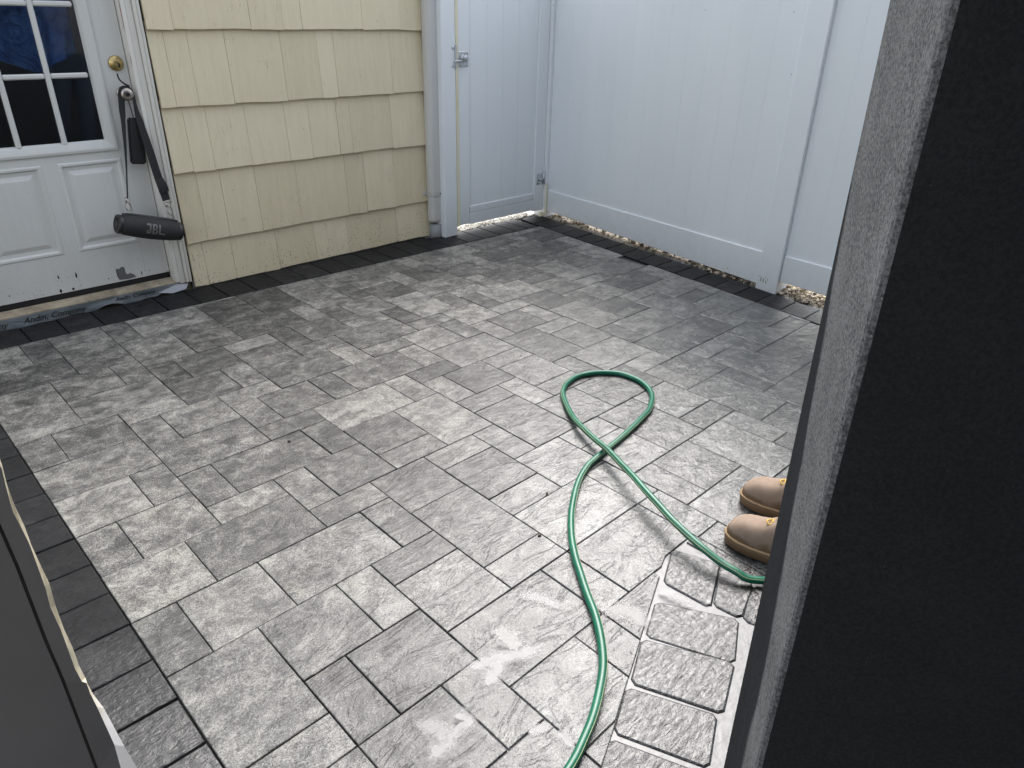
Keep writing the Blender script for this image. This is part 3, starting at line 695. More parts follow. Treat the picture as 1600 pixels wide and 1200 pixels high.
# ------------------------------------------------------------------ gate post, gate
gp = empty('gate_post', (25.55, 19.9, 0), 'white vinyl gate post standing beside the grey downspout', 'post')
bm = bmesh.new(); add_box(bm, 25.07, 26.08, 19.45, 20.5, -0.5, 15.0, 0.045); mesh_obj('post_shaft', bm, M_VINYL, gp)
bm = bmesh.new(); add_hexa(bm, [(24.97, 19.35, 15.0), (26.18, 19.35, 15.0), (26.18, 20.6, 15.0), (24.97, 20.6, 15.0)], [(25.4, 19.8, 15.5), (25.75, 19.8, 15.5), (25.75, 20.15, 15.5), (25.4, 20.15, 15.5)]); mesh_obj('post_cap', bm, M_VINYL, gp)
box_obj('cream_gap_strip', 26.085, 26.285, 19.455, 19.9, 0.5, 14.4, M_CREAMV, gp, 0.01)  # cream strip filling the gap between post and gate
M_GALV = plain('painted_galvanised', (0.52, 0.54, 0.56), 0.35, 0.55, var=0.2, vscale=50)
for z in (9.62, 10.55): box_obj('strike_plate', 25.80, 26.075, 19.41, 19.449, z-0.06, z+0.06, M_GALV, gp, 0.01)
box_obj('strike_plate', 26.0, 26.09, 19.36, 19.449, 9.5, 10.7, M_GALV, gp, 0.01)

gate = empty('gate', (30, 19.65, 0.5), 'white vinyl plank gate closed between its latch post and the corner fence', 'gate')
GY0, GY1 = 19.52, 19.95
box_obj('stile', 26.30, 27.10, GY0, GY1, 0.52, 14.4, M_VINYL, gate, 0.03)
box_obj('stile', 32.85, 33.74, GY0, GY1, 0.38, 14.4, M_VINYL, gate, 0.03)
box_obj('rail', 27.10, 32.85, GY0+0.004, GY1, 0.48, 1.18, M_VINYL, gate, 0.0)
ch = box_obj('rail_channel', 27.16, 32.80, GY0+0.03, GY0+0.2, 1.20, 1.58, M_VINYL, gate, 0.02)
for x in (27.5, 28.6, 29.6, 30.6, 31.6, 32.5): box_obj('screw', x, x+0.05, GY0+0.015, GY0+0.04, 1.38, 1.43, M_GALV, ch, 0.01)
box_obj('rail', 27.10, 32.85, GY0+0.004, GY1, 13.6, 14.4, M_VINYL, gate, 0.0)
xs = [27.10, 27.32, 28.62, 29.92, 31.22, 32.52, 32.85]
for a, b in zip(xs, xs[1:]): box_obj('plank', a+0.002, b-0.003, GY0+0.13, GY1-0.12, 1.0, 13.8, M_VINYL, gate, 0.009)
# latch
lt = bpy.data.objects.new('latch', None); place(lt, Vector((26.6, 19.45, 9.6))*S, gate)
box_obj('latch_plate', 26.30, 27.05, 19.475, 19.515, 9.55, 10.35, M_GALV, lt, 0.02)
bm = bmesh.new(); add_lathe(bm, [(0, 0), (0, 0.20), (0.05, 0.20), (0.10, 0.12), (0.22, 0.11), (0.26, 0.17), (0.32, 0.15), (0.33, 0)], (26.62, 19.47, 10.02), (0, -1, 0), 16); mesh_obj('latch_knob', bm, M_GALV, lt, True)
bm = bmesh.new(); add_tube(bm, [(25.92, 19.36, 9.86), (26.3, 19.36, 9.88), (26.62, 19.36, 9.9), (26.95, 19.42, 9.95)], 0.055, 8); mesh_obj('latch_bar', bm, M_GALV, lt, True)
for x, z in ((26.95, 10.27), (26.95, 9.62), (26.45, 9.62)): box_obj('screw', x-.035, x+.035, 19.45, 19.478, z-.035, z+.035, M_STEEL, lt, 0.01)
# lower hinge
hg = bpy.data.objects.new('hinge', None); place(hg, Vector((33.6, 19.45, 2.2))*S, gate)
box_obj('hinge_leaf', 33.05, 33.60, 19.47, 19.515, 2.15, 2.85, M_GALV, hg, 0.02)
box_obj('hinge_leaf', 33.74, 34.05, 19.40, 19.45, 2.30, 2.95, M_GALV, hg, 0.02)
bm = bmesh.new(); add_tube(bm, [(33.66, 19.43, 2.15), (33.66, 19.43, 2.95)], 0.075, 10); add_tube(bm, [(33.3, 19.44, 2.45), (33.66, 19.43, 2.5)], 0.05, 8); mesh_obj('hinge_pin', bm, M_GALV, hg, True)
for x, y, z in ((33.2, 19.45, 2.42), (33.85, 19.38, 2.5), (33.85, 19.38, 2.8), (33.12, 19.45, 2.2)): box_obj('screw', x-.05, x+.05, y-.01, y+.025, z-.05, z+.05, M_DARKGAP, hg, 0.01)

# ------------------------------------------------------------------ fence along the right-hand side
fence = empty('vinyl_fence', (32.6, 8, 0), 'white vinyl privacy fence along the right side of the patio', 'fence')
FA = math.atan(0.12)
def fpt(y, off, z): return (31.65 + 0.12*(y-1.5) + off, y, z)
def fbox(name, y0, y1, o0, o1, z00, z01, z10, z11, mat, parent, bev=0.02):
    """box following the slanted fence line; z at the y0 end (z00..z01) and the y1 end (z10..z11)"""
    bm = bmesh.new()
    b = [bm.verts.new(p) for p in (fpt(y0, o0, z00), fpt(y1, o0, z10), fpt(y1, o1, z10), fpt(y0, o1, z00))]
    t = [bm.verts.new(p) for p in (fpt(y0, o0, z01), fpt(y1, o0, z11), fpt(y1, o1, z11), fpt(y0, o1, z01))]
    fs = [bm.faces.new(b[::-1]), bm.faces.new(t)] + [bm.faces.new((b[i], b[(i+1) % 4], t[(i+1) % 4], t[i])) for i in range(4)]
    if bev: bmesh.ops.bevel(bm, geom=bm.edges[:], offset=bev, segments=1, affect='EDGES')
    return mesh_obj(name, bm, mat, parent)
fbox('post', 1.02, 2.26, 0.0, 1.1, -0.5, 15.0, -0.5, 15.0, M_VINYL, fence, 0.045)
fbox('post', 19.35, 20.5, -0.02, 1.1, -0.5, 15.0, -0.5, 15.0, M_VINYL, fence, 0.045)
fbox('hinge_strip', 19.25, 19.36, -0.01, 0.10, 0.1, 2.2, 0.1, 2.2, M_CREAMV, fence, 0.01)
box_obj('post_base', 33.3, 33.76, 19.28, 19.5, 0.0, 0.26, M_CREAMV, fence, 0.02)
fbox('rail', 2.262, 19.34, 0.14, 0.75, 0.07, 1.77, 0.32, 1.72, M_VINYL, fence, 0.03)
fbox('rail', 2.262, 19.34, 0.14, 0.75, 13.6, 14.6, 13.6, 14.6, M_VINYL, fence, 0.03)
fbox('rail', -14.0, 1.018, 0.14, 0.75, 0.75, 2.1, 0.53, 1.88, M_VINYL, fence, 0.03)
fbox('rail', -14.0, 1.018, 0.14, 0.75, 13.6, 14.6, 13.6, 14.6, M_VINYL, fence, 0.03)
fbox('post', -15.3, -14.05, 0.0, 1.1, -0.5, 15.0, -0.5, 15.0, M_VINYL, fence, 0.045)
def planks(ys, zb, zt):
    for a, b in zip(ys, ys[1:]): fbox('plank', a+0.001, b-0.001, 0.25, 0.55, zb, zt, zb, zt, M_VINYL, fence, 0.004)
ys = [2.262, 2.5]
while ys[-1] + 1.27 < 19.3: ys.append(ys[-1] + 1.265)
planks(ys + [19.34], 1.5, 14.0)
ys = [-14.0]; y = -0.5 - 1.265*10
while y < 0.9: ys.append(y); y += 1.265
planks([v for v in ys if v < 0.95] + [1.018], 1.8, 14.0)
# green algae scum at the foot of the fence post
t = NT('algae'); n = t.noise(t.coords('Object'), 60, 4, 0.7); t.set(Roughness=0.9); t.out(Base_Color=t.ramp(n, [(0.35, (0.55, 0.57, 0.50)), (0.6, (0.10, 0.13, 0.05))])); M_ALGAE = t.m
for (y, z, r) in ((2.0, 0.42, .12), (1.85, 0.38, .1), (1.7, .36, .09), (1.62, .5, .06), (1.78, .56, .05), (2.1, .58, .05)):
    bm = bmesh.new(); bm.faces.new([bm.verts.new(fpt(y + r*0.5*math.cos(q)*random.uniform(.6, 1.2), -0.004, z + r*1.2*math.sin(q)*random.uniform(.6, 1.2))) for q in (2*math.pi*k/9 for k in range(9))]); mesh_obj('algae_patch', bm, M_ALGAE, fence)

# ------------------------------------------------------------------ gravel and clods under fence and gate
def rock(bm, c, r):
    m = Matrix.Translation(Vector(c)) @ Matrix.Rotation(random.random()*6.28, 4, 'Z') @ Matrix.Diagonal((r*random.uniform(.7, 1.35), r*random.uniform(.7, 1.35), r*random.uniform(.5, .95), 1))
    v = bmesh.ops.create_icosphere(bm, subdivisions=1, radius=1.0, matrix=m)['verts']
    for q in v: q.co += Vector((random.uniform(-1, 1), random.uniform(-1, 1), random.uniform(-1, 1)))*r*0.22
t = NT('gravel_stone'); v = t.world()
n1 = t.voro(v, 45, 'F1', 'Color'); n2 = t.noise(v, 90, 4, 0.7)
c = t.ramp(t.math('ADD', t.math('MULTIPLY', t.sep(n1)[0], 0.6), t.math('MULTIPLY', n2, 0.4)), [(0.2, (0.05, 0.042, 0.032)), (0.5, (0.24, 0.19, 0.13)), (0.75, (0.46, 0.40, 0.30)), (0.9, (0.62, 0.57, 0.46))])
t.set(Roughness=0.85); t.out(Base_Color=c, Normal=t.bump(n2, 0.7, 0.004)); M_GRAVEL = t.m
bm = bmesh.new()
for i in range(1700):
    y = random.uniform(-6, 19)
    if y > 7 and random.random() < 0.6: continue
    off = random.uniform(-0.02, 1.6)
    if 0.95 < y < 2.35 and off < 1.15: continue
    r = random.choice((0.03, 0.045, 0.06, 0.085, 0.12))*random.uniform(.8, 1.2)
    rock(bm, fpt(y, off, -0.05 + 0.10*min(1, off*0.6) + random.uniform(-.02, .03)), r)
tag(mesh_obj('gravel', bm, M_GRAVEL), 'loose tan gravel and clods lying under the fence rail', 'gravel', None, 'stuff')
bm = bmesh.new(); add_hexa(bm, [fpt(-8, -0.1, -0.6), fpt(-8, 3, -0.6), fpt(22, 3, -0.6), fpt(22, -0.1, -0.6)], [fpt(-8, -0.1, -0.14), fpt(-8, 3, 0.05), fpt(22, 3, 0.05), fpt(22, -0.1, -0.14)])
tag(mesh_obj('soil_strip', bm, M_SOIL), kind='structure')
bm = bmesh.new()
for i in range(420):
    x = random.uniform(26.2, 33.3); y = random.uniform(19.95, 20.9)
    rock(bm, (x, y, -0.02 + random.uniform(-.03, .03)), random.choice((0.03, 0.05, 0.08, 0.11))*random.uniform(.8, 1.2))
t = NT('pale_rubble'); n = t.noise(t.world(), 70, 4, 0.7); t.set(Roughness=0.8); t.out(Base_Color=t.ramp(n, [(0.35, (0.30, 0.28, 0.24)), (0.65, (0.62, 0.60, 0.55))])); M_RUB = t.m
tag(mesh_obj('rubble', bm, M_RUB), 'pale broken rubble lying under the gate', 'rubble', None, 'stuff')
bm = bmesh.new(); add_hexa(bm, [(24, 20.43, -0.6), (60, 20.43, -0.6), (60, 80, -0.6), (24, 80, -0.6)], [(24, 20.43, -0.10), (60, 20.43, -0.10), (60, 80, -0.1), (24, 80, -0.1)])
t = NT('pale_concrete'); n = t.noise(t.world(), 8, 6, 0.7); t.set(Roughness=0.8); t.out(Base_Color=t.ramp(n, [(0.3, (0.42, 0.41, 0.38)), (0.7, (0.55, 0.54, 0.50))]))
tag(mesh_obj('side_path', bm, t.m), kind='structure')

# ------------------------------------------------------------------ grey pillar at the right and chipped board at the left
def grit(name, c0, c1, fleckc, amp, dist, rough, dark_band):
    t = NT(name); v = t.coords('Object'); g = t.noise(v, 620, 3, 0.75); g2 = t.voro(v, 420, 'F1'); m_ = t.noise(v, 9, 4, 0.6); gc = t.noise(v, 250, 3, 0.8)
    f = t.math('ADD', t.math('MULTIPLY', t.math('SUBTRACT', gc, 0.5), 1.5), t.math('ADD', t.math('MULTIPLY', m_, 0.4), 0.3)); c = t.ramp(f, [(0.32, c0), (0.66, c1)])
    fl = t.voro(v, 240, 'F1'); fn = t.noise(v, 60, 3)
    fleck = t.math('MULTIPLY', t.ramp(fl, [(0.10, 1.0), (0.18, 0.0)]), t.ramp(fn, [(0.60, 0.0), (0.66, 1.0)]))
    c = t.mix(t.math('MULTIPLY', fleck, 0.6), c, fleckc)
    if dark_band:                                   # darker band on the far half of the face, wider lower down
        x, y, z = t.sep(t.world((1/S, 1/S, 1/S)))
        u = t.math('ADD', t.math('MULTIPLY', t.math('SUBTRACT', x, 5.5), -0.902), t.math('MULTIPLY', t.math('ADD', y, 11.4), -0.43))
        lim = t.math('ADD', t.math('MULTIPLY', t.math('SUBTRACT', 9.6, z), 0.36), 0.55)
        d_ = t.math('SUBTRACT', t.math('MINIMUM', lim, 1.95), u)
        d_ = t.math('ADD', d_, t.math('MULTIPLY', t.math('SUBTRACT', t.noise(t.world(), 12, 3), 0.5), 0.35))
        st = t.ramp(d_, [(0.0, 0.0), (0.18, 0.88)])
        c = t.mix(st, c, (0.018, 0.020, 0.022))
    t.set(Roughness=rough, Specular_IOR_Level=0.0 if dark_band else 0.12)
    t.out(Base_Color=c, Normal=t.bump(t.math('ADD', g, t.math('MULTIPLY', g2, 0.9)), amp, dist)); return t.m
M_GRIT = grit('gritty_lit_render', (0.065, 0.0675, 0.0685), (0.185, 0.188, 0.186), (0.55, 0.54, 0.50), 0.3, 0.001, 0.85, True)  # sunlit face: gritty, with part of its brightness put into the colour
M_DARKP = grit('smooth_shaded_paint', (0.022, 0.0245, 0.0265), (0.034, 0.037, 0.0395), (0.10, 0.10, 0.10), 0.25, 0.0006, 0.55, False)  # shaded face: smooth, with its shade put into a darker colour
CX, CY = -2.27014, -14.16765
def azp(d, az0, z0, az1, z1, z):
    a = rad(az0 + (az1-az0)*(z-z0)/(z1-z0)); return Vector((CX + d*math.sin(a), CY + d*math.cos(a), z))
vdir = Vector((0.446, -0.895, 0)); PR = []
for z in (-0.6, 4, 8, 12, 17.5):
    c0 = azp(8.3, 70.35, 1.5, 69.09, 12.47, z); c1 = azp(5.5, 73.476, 5.34, 72.449, 12.41, z)
    e = (c1-c0).normalized(); w = (c1-c0).length; rr = 0.05
    pts = [c0 + vdir*7 , c0 + vdir*rr*1.2, c0 + e*rr*0.35 + vdir*rr*0.35, c0 + e*rr*1.2, c1 - e*rr*1.2, c1 - e*rr*0.35 + vdir*rr*0.35, c1 + vdir*rr*1.2, c1 + vdir*7]
    PR.append(pts)
pillar = empty('rendered_pillar', (3.6, -12.3, -0.6), 'thick black pillar filling the right edge, one narrow gritty grey face lit', 'pillar')
def strip_mesh(name, cols, mat):
    bm = bmesh.new(); rr_ = [[bm.verts.new(r[k]) for k in cols] for r in PR]
    for a, b in zip(rr_, rr_[1:]):
        for i in range(len(a)-1): bm.faces.new((a[i], a[i+1], b[i+1], b[i]))
    return mesh_obj(name, bm, mat, pillar, False)
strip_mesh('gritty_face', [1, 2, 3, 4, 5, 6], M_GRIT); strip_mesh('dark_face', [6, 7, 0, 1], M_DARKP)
# left board: a dark painted plank edge, chipped down to pale wood
BL = [(-1.96, -9.76, 17.0), (-1.96, -9.76, 12.0), (-1.96, -9.76, 10.01), (-1.95, -9.77, 9.94), (-1.96, -9.76, 9.81), (-1.97, -9.75, 9.63), (-1.96, -9.76, 9.53), (-1.95, -9.77, 9.39), (-1.95, -9.77, 9.22), (-1.95, -9.77, 9.06), (-1.96, -9.76, 8.88), (-1.95, -9.77, 8.68), (-1.95, -9.77, 8.51), (-1.95, -9.77, 8.33), (-1.94, -9.78, 8.21), (-1.92, -9.79, 8.19), (-1.92, -9.79, 8.08), (-1.91, -9.8, 7.95), (-1.9, -9.81, 7.75), (-1.89, -9.81, 7.54), (-1.9, -9.81, 7.29), (-1.89, -9.82, 6.99), (-1.88, -9.83, 4), (-1.87, -9.84, 0.0)]
BR = [(-1.94, -9.73, 17.0), (-1.94, -9.73, 12.0), (-1.94, -9.73, 10.03), (-1.94, -9.73, 9.94), (-1.95, -9.73, 9.81), (-1.95, -9.73, 9.65), (-1.94, -9.73, 9.51), (-1.94, -9.73, 9.36), (-1.93, -9.73, 9.18), (-1.92, -9.73, 9.04), (-1.93, -9.73, 8.85), (-1.93, -9.73, 8.65), (-1.92, -9.73, 8.48), (-1.92, -9.73, 8.3), (-1.91, -9.73, 8.18), (-1.91, -9.73, 8.12), (-1.9, -9.73, 8.01), (-1.87, -9.74, 7.85), (-1.85, -9.74, 7.63), (-1.83, -9.74, 7.4), (-1.8, -9.74, 7.12), (-1.77, -9.75, 6.78), (-1.6, -9.76, 4), (-1.5, -9.76, 0.0)]
CRK = [(-2.06, -9.67, 17.0), (-2.06, -9.67, 12.0), (-2.06, -9.67, 9.82), (-2.05, -9.68, 9.53), (-2.04, -9.69, 9.23), (-2.04, -9.69, 8.86), (-2.04, -9.69, 8.59), (-2.03, -9.70, 8.26), (-2.03, -9.70, 7.92), (-2.03, -9.70, 7.49), (-2.03, -9.70, 7.31), (-2.02, -9.71, 7.0), (-2.02, -9.71, 4), (-2.02, -9.71, 0)]
board = empty('chipped_board', (-2.0, -9.7, 0), 'dark grey painted board at the left edge, its rim chipped to pale wood', 'board')
M_BOARD = plain('dark_board_paint', (0.135, 0.136, 0.139), 0.55, bump=0.15, bscale=60, var=0.12, vscale=7)
t = NT('raw_board_edge'); n = t.noise(t.world((1, 1, 0.4)), 55, 4, 0.7); z = t.sep(t.world((1/S, 1/S, 1/S)))[2]
c = t.ramp(n, [(0.3, (0.40, 0.34, 0.22)), (0.55, (0.66, 0.62, 0.48)), (0.75, (0.34, 0.20, 0.09))])
wz = t.ramp(t.math('DIVIDE', t.math('SUBTRACT', 8.1, z), 0.4), [(0.0, 0.0), (1.0, 1.0)])
c = t.mix(wz, c, (0.80, 0.80, 0.80)); t.set(Roughness=0.6); t.out(Base_Color=c); M_EDGE = t.m
bdir = Vector((-0.766, 0.643, 0)); tdir = Vector((0.643, 0.766, 0))
bm = bmesh.new()                                                   # rim piece between crack and edge
L = [Vector(p) for p in BL]; Rr = [Vector(p) for p in BR]
def crack_at(z):
    for a, b in zip(CRK, CRK[1:]):
        if a[2] >= z >= b[2]:
            k = (a[2]-z)/(a[2]-b[2]) if a[2] != b[2] else 0
            return Vector(a).lerp(Vector(b), k)
    return Vector(CRK[-1])
fl_ = [bm.verts.new(p) for p in L]; fr_ = [bm.verts.new(p) for p in Rr]
fc = []; bc = []
for p in L:
    q = crack_at(p.z); q.z = p.z; fc.append(bm.verts.new(q + bdir*-0.012)); bc.append(bm.verts.new(q + tdir*0.09))
for i in range(len(L)-1):
    bm.faces.new((fl_[i], fl_[i+1], fc[i+1], fc[i])).material_index = 0
    bm.faces.new((fr_[i], fr_[i+1], fl_[i+1], fl_[i])).material_index = 1
    bm.faces.new((bc[i], bc[i+1], fr_[i+1], fr_[i])).material_index = 0
    bm.faces.new((fc[i], fc[i+1], bc[i+1], bc[i])).material_index = 0
mesh_obj('board_rim', bm, [M_BOARD, M_EDGE], board)
bm = bmesh.new(); a0 = [Vector(p) + bdir*0.012 for p in CRK]; N = len(a0)
fa = [bm.verts.new(p) for p in a0]; fb = [bm.verts.new(p + bdir*7) for p in a0]; ba = [bm.verts.new(p + tdir*0.12) for p in a0]; bb = [bm.verts.new(p + bdir*7 + tdir*0.12) for p in a0]
for i in range(N-1):
    bm.faces.new((fa[i], fa[i+1], fb[i+1], fb[i])); bm.faces.new((fa[i], fa[i+1], ba[i+1], ba[i])); bm.faces.new((ba[i], ba[i+1], bb[i+1], bb[i])); bm.faces.new((fb[i], fb[i+1], bb[i+1], bb[i]))
mesh_obj('board_panel', bm, M_BOARD, board)

# ------------------------------------------------------------------ green garden hose
HOSE = [(11.42, -8.89, 0.15), (11.27, -8.51, 0.25), (11.23, -8.08, 0.3), (11.24, -7.59, 0.4), (11.35, -7.04, 0.45), (11.52, -6.42, 0.5), (11.78, -5.83, 0.5), (12.05, -5.2, 0.5), (12.39, -4.5, 0.48), (12.74, -3.76, 0.42), (13.13, -2.94, 0.36), (13.4, -2.18, 0.3), (13.87, -1.07, 0.22), (14.33, -0.32, 0.15), (14.97, 0.53, 0.1), (15.43, 0.97, 0.1), (15.98, 1.24, 0.1), (16.65, 1.35, 0.1), (17.28, 1.16, 0.1), (17.73, 0.83, 0.1), (18.07, 0.38, 0.1), (18.15, -0.2, 0.1), (18.06, -0.69, 0.1), (17.81, -1.16, 0.1), (17.35, -1.61, 0.1), (16.57, -2.04, 0.1), (15.96, -2.21, 0.1), (15.0, -2.43, 0.1), (14.25, -2.57, 0.1), (13.41, -2.69, 0.1), (12.76, -2.79, 0.1), (12.21, -2.91, 0.1), (11.38, -3.28, 0.1), (10.52, -3.84, 0.1), (9.95, -4.28, 0.1), (9.36, -4.83, 0.1), (8.87, -5.39, 0.1), (8.52, -5.86, 0.1), (8.12, -6.41, 0.1), (7.73, -6.99, 0.1), (7.27, -7.54, 0.1), (6.76, -8.02, 0.1), (6.21, -8.38, 0.1), (5.65, -8.68, 0.1), (5.12, -8.89, 0.1), (4.56, -9.07, 0.1)]
t = NT('green_hose_rubber'); v = t.coords('Object')
n = t.noise(v, 18, 5, 0.7); n2 = t.noise(v, 6, 3)
c = t.ramp(n, [(0.35, (0.006, 0.105, 0.058)), (0.64, (0.013, 0.150, 0.085)), (0.80, (0.07, 0.23, 0.165))])
t.set(Roughness=0.28, Specular_IOR_Level=0.55); t.out(Base_Color=c, Normal=t.bump(t.noise(v, 120, 3), 0.12, 0.001)); M_HOSE = t.m
pts = [(22.0, -13.5, 0.12), (18.0, -12.4, 0.12), (14.5, -11.0, 0.12), (12.3, -9.6, 0.12)] + HOSE + [(3.4, -9.3, 0.1), (1.6, -9.9, 0.1), (0.2, -11.6, 0.1), (0.4, -13.6, 0.1)]
bm = bmesh.new(); add_tube(bm, catmull(pts, 6), 0.098, 12)
tag(mesh_obj('garden_hose', bm, M_HOSE, smooth=True), 'green garden hose looped once across the wet pavers', 'hose')

hose = bpy.data.objects['garden_hose']
P = catmull(pts, 6); sp = []
for k_, p_ in enumerate(P):
    tg = (P[min(k_+1, len(P)-1)] - P[max(0, k_-1)]).normalized(); sd = tg.cross(Vector((0, 0, 1))).normalized()
    a_ = rad(28 + 16*math.sin(k_*0.07)); sp.append(p_ - (sd*math.cos(a_) - Vector((0, 0, 1))*math.sin(a_))*0.0955)
bm = bmesh.new(); add_tube(bm, sp, 0.009, 5)
mesh_obj('glint_line', bm, plain('hose_glint', (0.30, 0.33, 0.17), 0.4), hose, True)  # reflection line along the hose, put in as a thin pale tube

# ------------------------------------------------------------------ black loudspeaker hanging from the door knob
M_BLACKF = plain('black_fabric', (0.020, 0.020, 0.021), 0.75, bump=0.5, bscale=900, var=0.2, vscale=30)
M_BLACKP = plain('black_plastic', (0.016, 0.016, 0.017), 0.4)
M_LOGO = plain('grey_logo', (0.15, 0.147, 0.14), 0.4, 0.3)
M_STRAP = plain('black_webbing', (0.014, 0.015, 0.015), 0.8, bump=0.5, bscale=700)
spk = empty('portable_speaker', (8.37, 19.95, 3.37), 'black cylindrical loudspeaker hanging by its shoulder strap from the door knob', 'speaker')
ca, sa = math.cos(rad(17)), math.sin(rad(17))
SX = Vector((ca, 0, -sa)); SZ = Vector((sa, 0, ca)); SC = Vector((8.37, 19.95, 3.37))
bm = bmesh.new(); add_lathe(bm, [(-1.22, 0.30), (-1.22, 0.40), (-1.16, 0.425)] + [(-1.1 + 2.2*k/10, 0.50 - 0.06*((k-5)/5)**2) for k in range(11)] + [(1.16, 0.425), (1.22, 0.40), (1.22, 0.30)], SC, SX, 28)
body = mesh_obj('speaker_body', bm, M_BLACKF, spk, True)
for sgn in (-1, 1):
    bm = bmesh.new(); add_lathe(bm, [(1.20*sgn, 0.41), (1.30*sgn, 0.425), (1.36*sgn, 0.40), (1.36*sgn, 0.34), (1.26*sgn, 0.30), (1.25*sgn, 0.0)], SC, SX, 24); cap = mesh_obj('end_cap', bm, M_BLACKP, spk, True)
    bm = bmesh.new(); add_lathe(bm, [(1.362*sgn, 0.36), (1.372*sgn, 0.37), (1.372*sgn, 0.40), (1.362*sgn, 0.405)], SC, SX, 24); mesh_obj('trim_ring', bm, plain('bronze_ring', (0.06, 0.048, 0.04), 0.4, 0.5), cap, True)
bm = bmesh.new()                                                   # foot rail along the top
top = SC + SZ*0.455
add_tube(bm, [top - SX*1.18 + SZ*-0.02, top - SX*0.9 + SZ*0.03, top + SX*0.9 + SZ*0.03, top + SX*1.18 - SZ*0.02], 0.06, 8); mesh_obj('top_rail', bm, M_BLACKP, spk, True)
lp = SC + SX*0.02 + Vector((0, -0.462, 0)) + SZ*0.10 + SX*0.02
bm = bmesh.new()                                                   # heavy condensed letters J B L
blocks = [(-.22, -.14, -.20, .22), (-.34, -.22, -.20, -.12), (-.34, -.27, -.12, -.04), (-.34, -.22, .15, .22),
          (-.08, .00, -.20, .22), (.00, .10, .15, .22), (.00, .10, -.02, .04), (.00, .10, -.20, -.13), (.08, .15, .04, .17), (.09, .17, -.17, -.01),
          (.22, .30, -.20, .22), (.30, .42, -.20, -.12)]
for x0_, x1_, z0_, z1_ in blocks:
    n_ = max(1, int(round((z1_-z0_)/0.05))); prev_ = None
    for k_ in range(n_+1):
        zz = (z0_ + (z1_-z0_)*k_/n_)*1.05 + 0.03; row_ = []
        for x_ in (x0_, x1_):
            rr_ = 0.515 - 0.06*(x_/1.1)**2
            row_.append(bm.verts.new(SC + SX*(x_*0.92 + 0.03) + SZ*zz + Vector((0, -math.sqrt(rr_**2 - zz*zz), 0))))
        if prev_: bm.faces.new((prev_[0], prev_[1], row_[1], row_[0]))
        prev_ = row_
lg = mesh_obj('logo', bm, M_LOGO, spk)
bm = bmesh.new(); add_box(bm, -0.035, 0.035, -0.006, 0.006, -0.035, 0.035); 
for v_ in bm.verts: v_.co = SC + SX*(0.47 + v_.co.x) + SZ*(-0.15 + v_.co.z) + Vector((0, -0.49 + v_.co.y, 0))
mesh_obj('logo_mark', bm, M_LOGO, spk)
def ribbon(name, pts, ws, parent, mat, th=0.025, wd=Vector((1, 0, 0))):
    P = catmull(pts, 4); ws2 = []
    for i in range(len(P)):
        q = i/(len(P)-1)*(len(ws)-1); k = min(int(q), len(ws)-2); ws2.append(ws[k] + (ws[k+1]-ws[k])*(q-k))
    bm = bmesh.new(); rs = []
    for i, p_ in enumerate(P):
        tg = (P[min(i+1, len(P)-1)] - P[max(0, i-1)]).normalized()
        w_ = (wd - tg*wd.dot(tg)).normalized(); nn = tg.cross(w_).normalized()
        rs.append([bm.verts.new(p_ + w_*ws2[i]*a + nn*th*b) for a, b in ((-.5, -.5), (.5, -.5), (.5, .5), (-.5, .5))])
    for a, b in zip(rs, rs[1:]):
        for i in range(4): bm.faces.new((a[i], a[(i+1) % 4], b[(i+1) % 4], b[i]))
    bm.faces.new(rs[0][::-1]); bm.faces.new(rs[-1])
    return mesh_obj(name, bm, mat, parent)
ribbon('strap', [(8.80, 20.62, 9.15), (8.62, 20.60, 9.02), (8.50, 20.55, 8.5), (8.40, 20.5, 7.84), (8.12, 20.3, 6.31), (7.76, 20.05, 4.75)], [0.2, 0.26, 0.26, 0.24, 0.14, 0.06, 0.05], spk, M_STRAP)
ribbon('strap', [(8.72, 20.62, 9.18), (8.95, 20.60, 9.12), (9.03, 20.55, 8.8), (9.02, 20.45, 8.07), (9.13, 20.25, 6.75), (9.24, 20.1, 5.39), (9.36, 20.0, 4.45)], [0.12, 0.14, 0.12, 0.14, 0.3, 0.34, 0.34, 0.34], spk, M_STRAP)
ribbon('strap_tail', [(8.58, 20.55, 9.72), (8.62, 20.58, 9.5), (8.78, 20.6, 9.32), (8.98, 20.6, 9.2)], [0.05, 0.06, 0.07, 0.09], spk, M_STRAP)
ribbon('strap_buckle', [(9.25, 20.06, 5.42), (9.30, 20.0, 5.1), (9.36, 19.98, 4.82)], [0.30, 0.40, 0.36], spk, M_BLACKP, 0.09)
for (x, y, z, tx) in ((7.70, 20.0, 4.42, 0), (9.40, 19.97, 3.98, 1)):
    bm = bmesh.new(); ring = [(x + 0.10*math.cos(q), y, z + 0.20*math.sin(q)) for q in (2*math.pi*k/14 for k in range(15))]
    add_tube(bm, ring, 0.028, 6, False); mesh_obj('strap_ring', bm, M_STEEL, spk, True)
    bm = bmesh.new(); add_tube(bm, [(x-0.03 - .06*tx, y, z+0.18), (x-0.05 - .06*tx, y+0.01, z+0.34 + .02*tx)], 0.04, 6); add_tube(bm, [(x-0.15*tx-0.05, y+.01, z+.40), (x+0.14*tx+0.03, y+.01, z+.37)], 0.03, 6); mesh_obj('strap_hook', bm, M_STEEL, spk, True)
case = empty('black_case', (8.78, 20.52, 6.0), 'small black rectangular case dangling on a thin cord behind the strap', 'case')
bm = bmesh.new(); c_ = [(8.60, 7.98), (9.18, 7.93), (8.98, 6.0), (8.34, 6.08)]
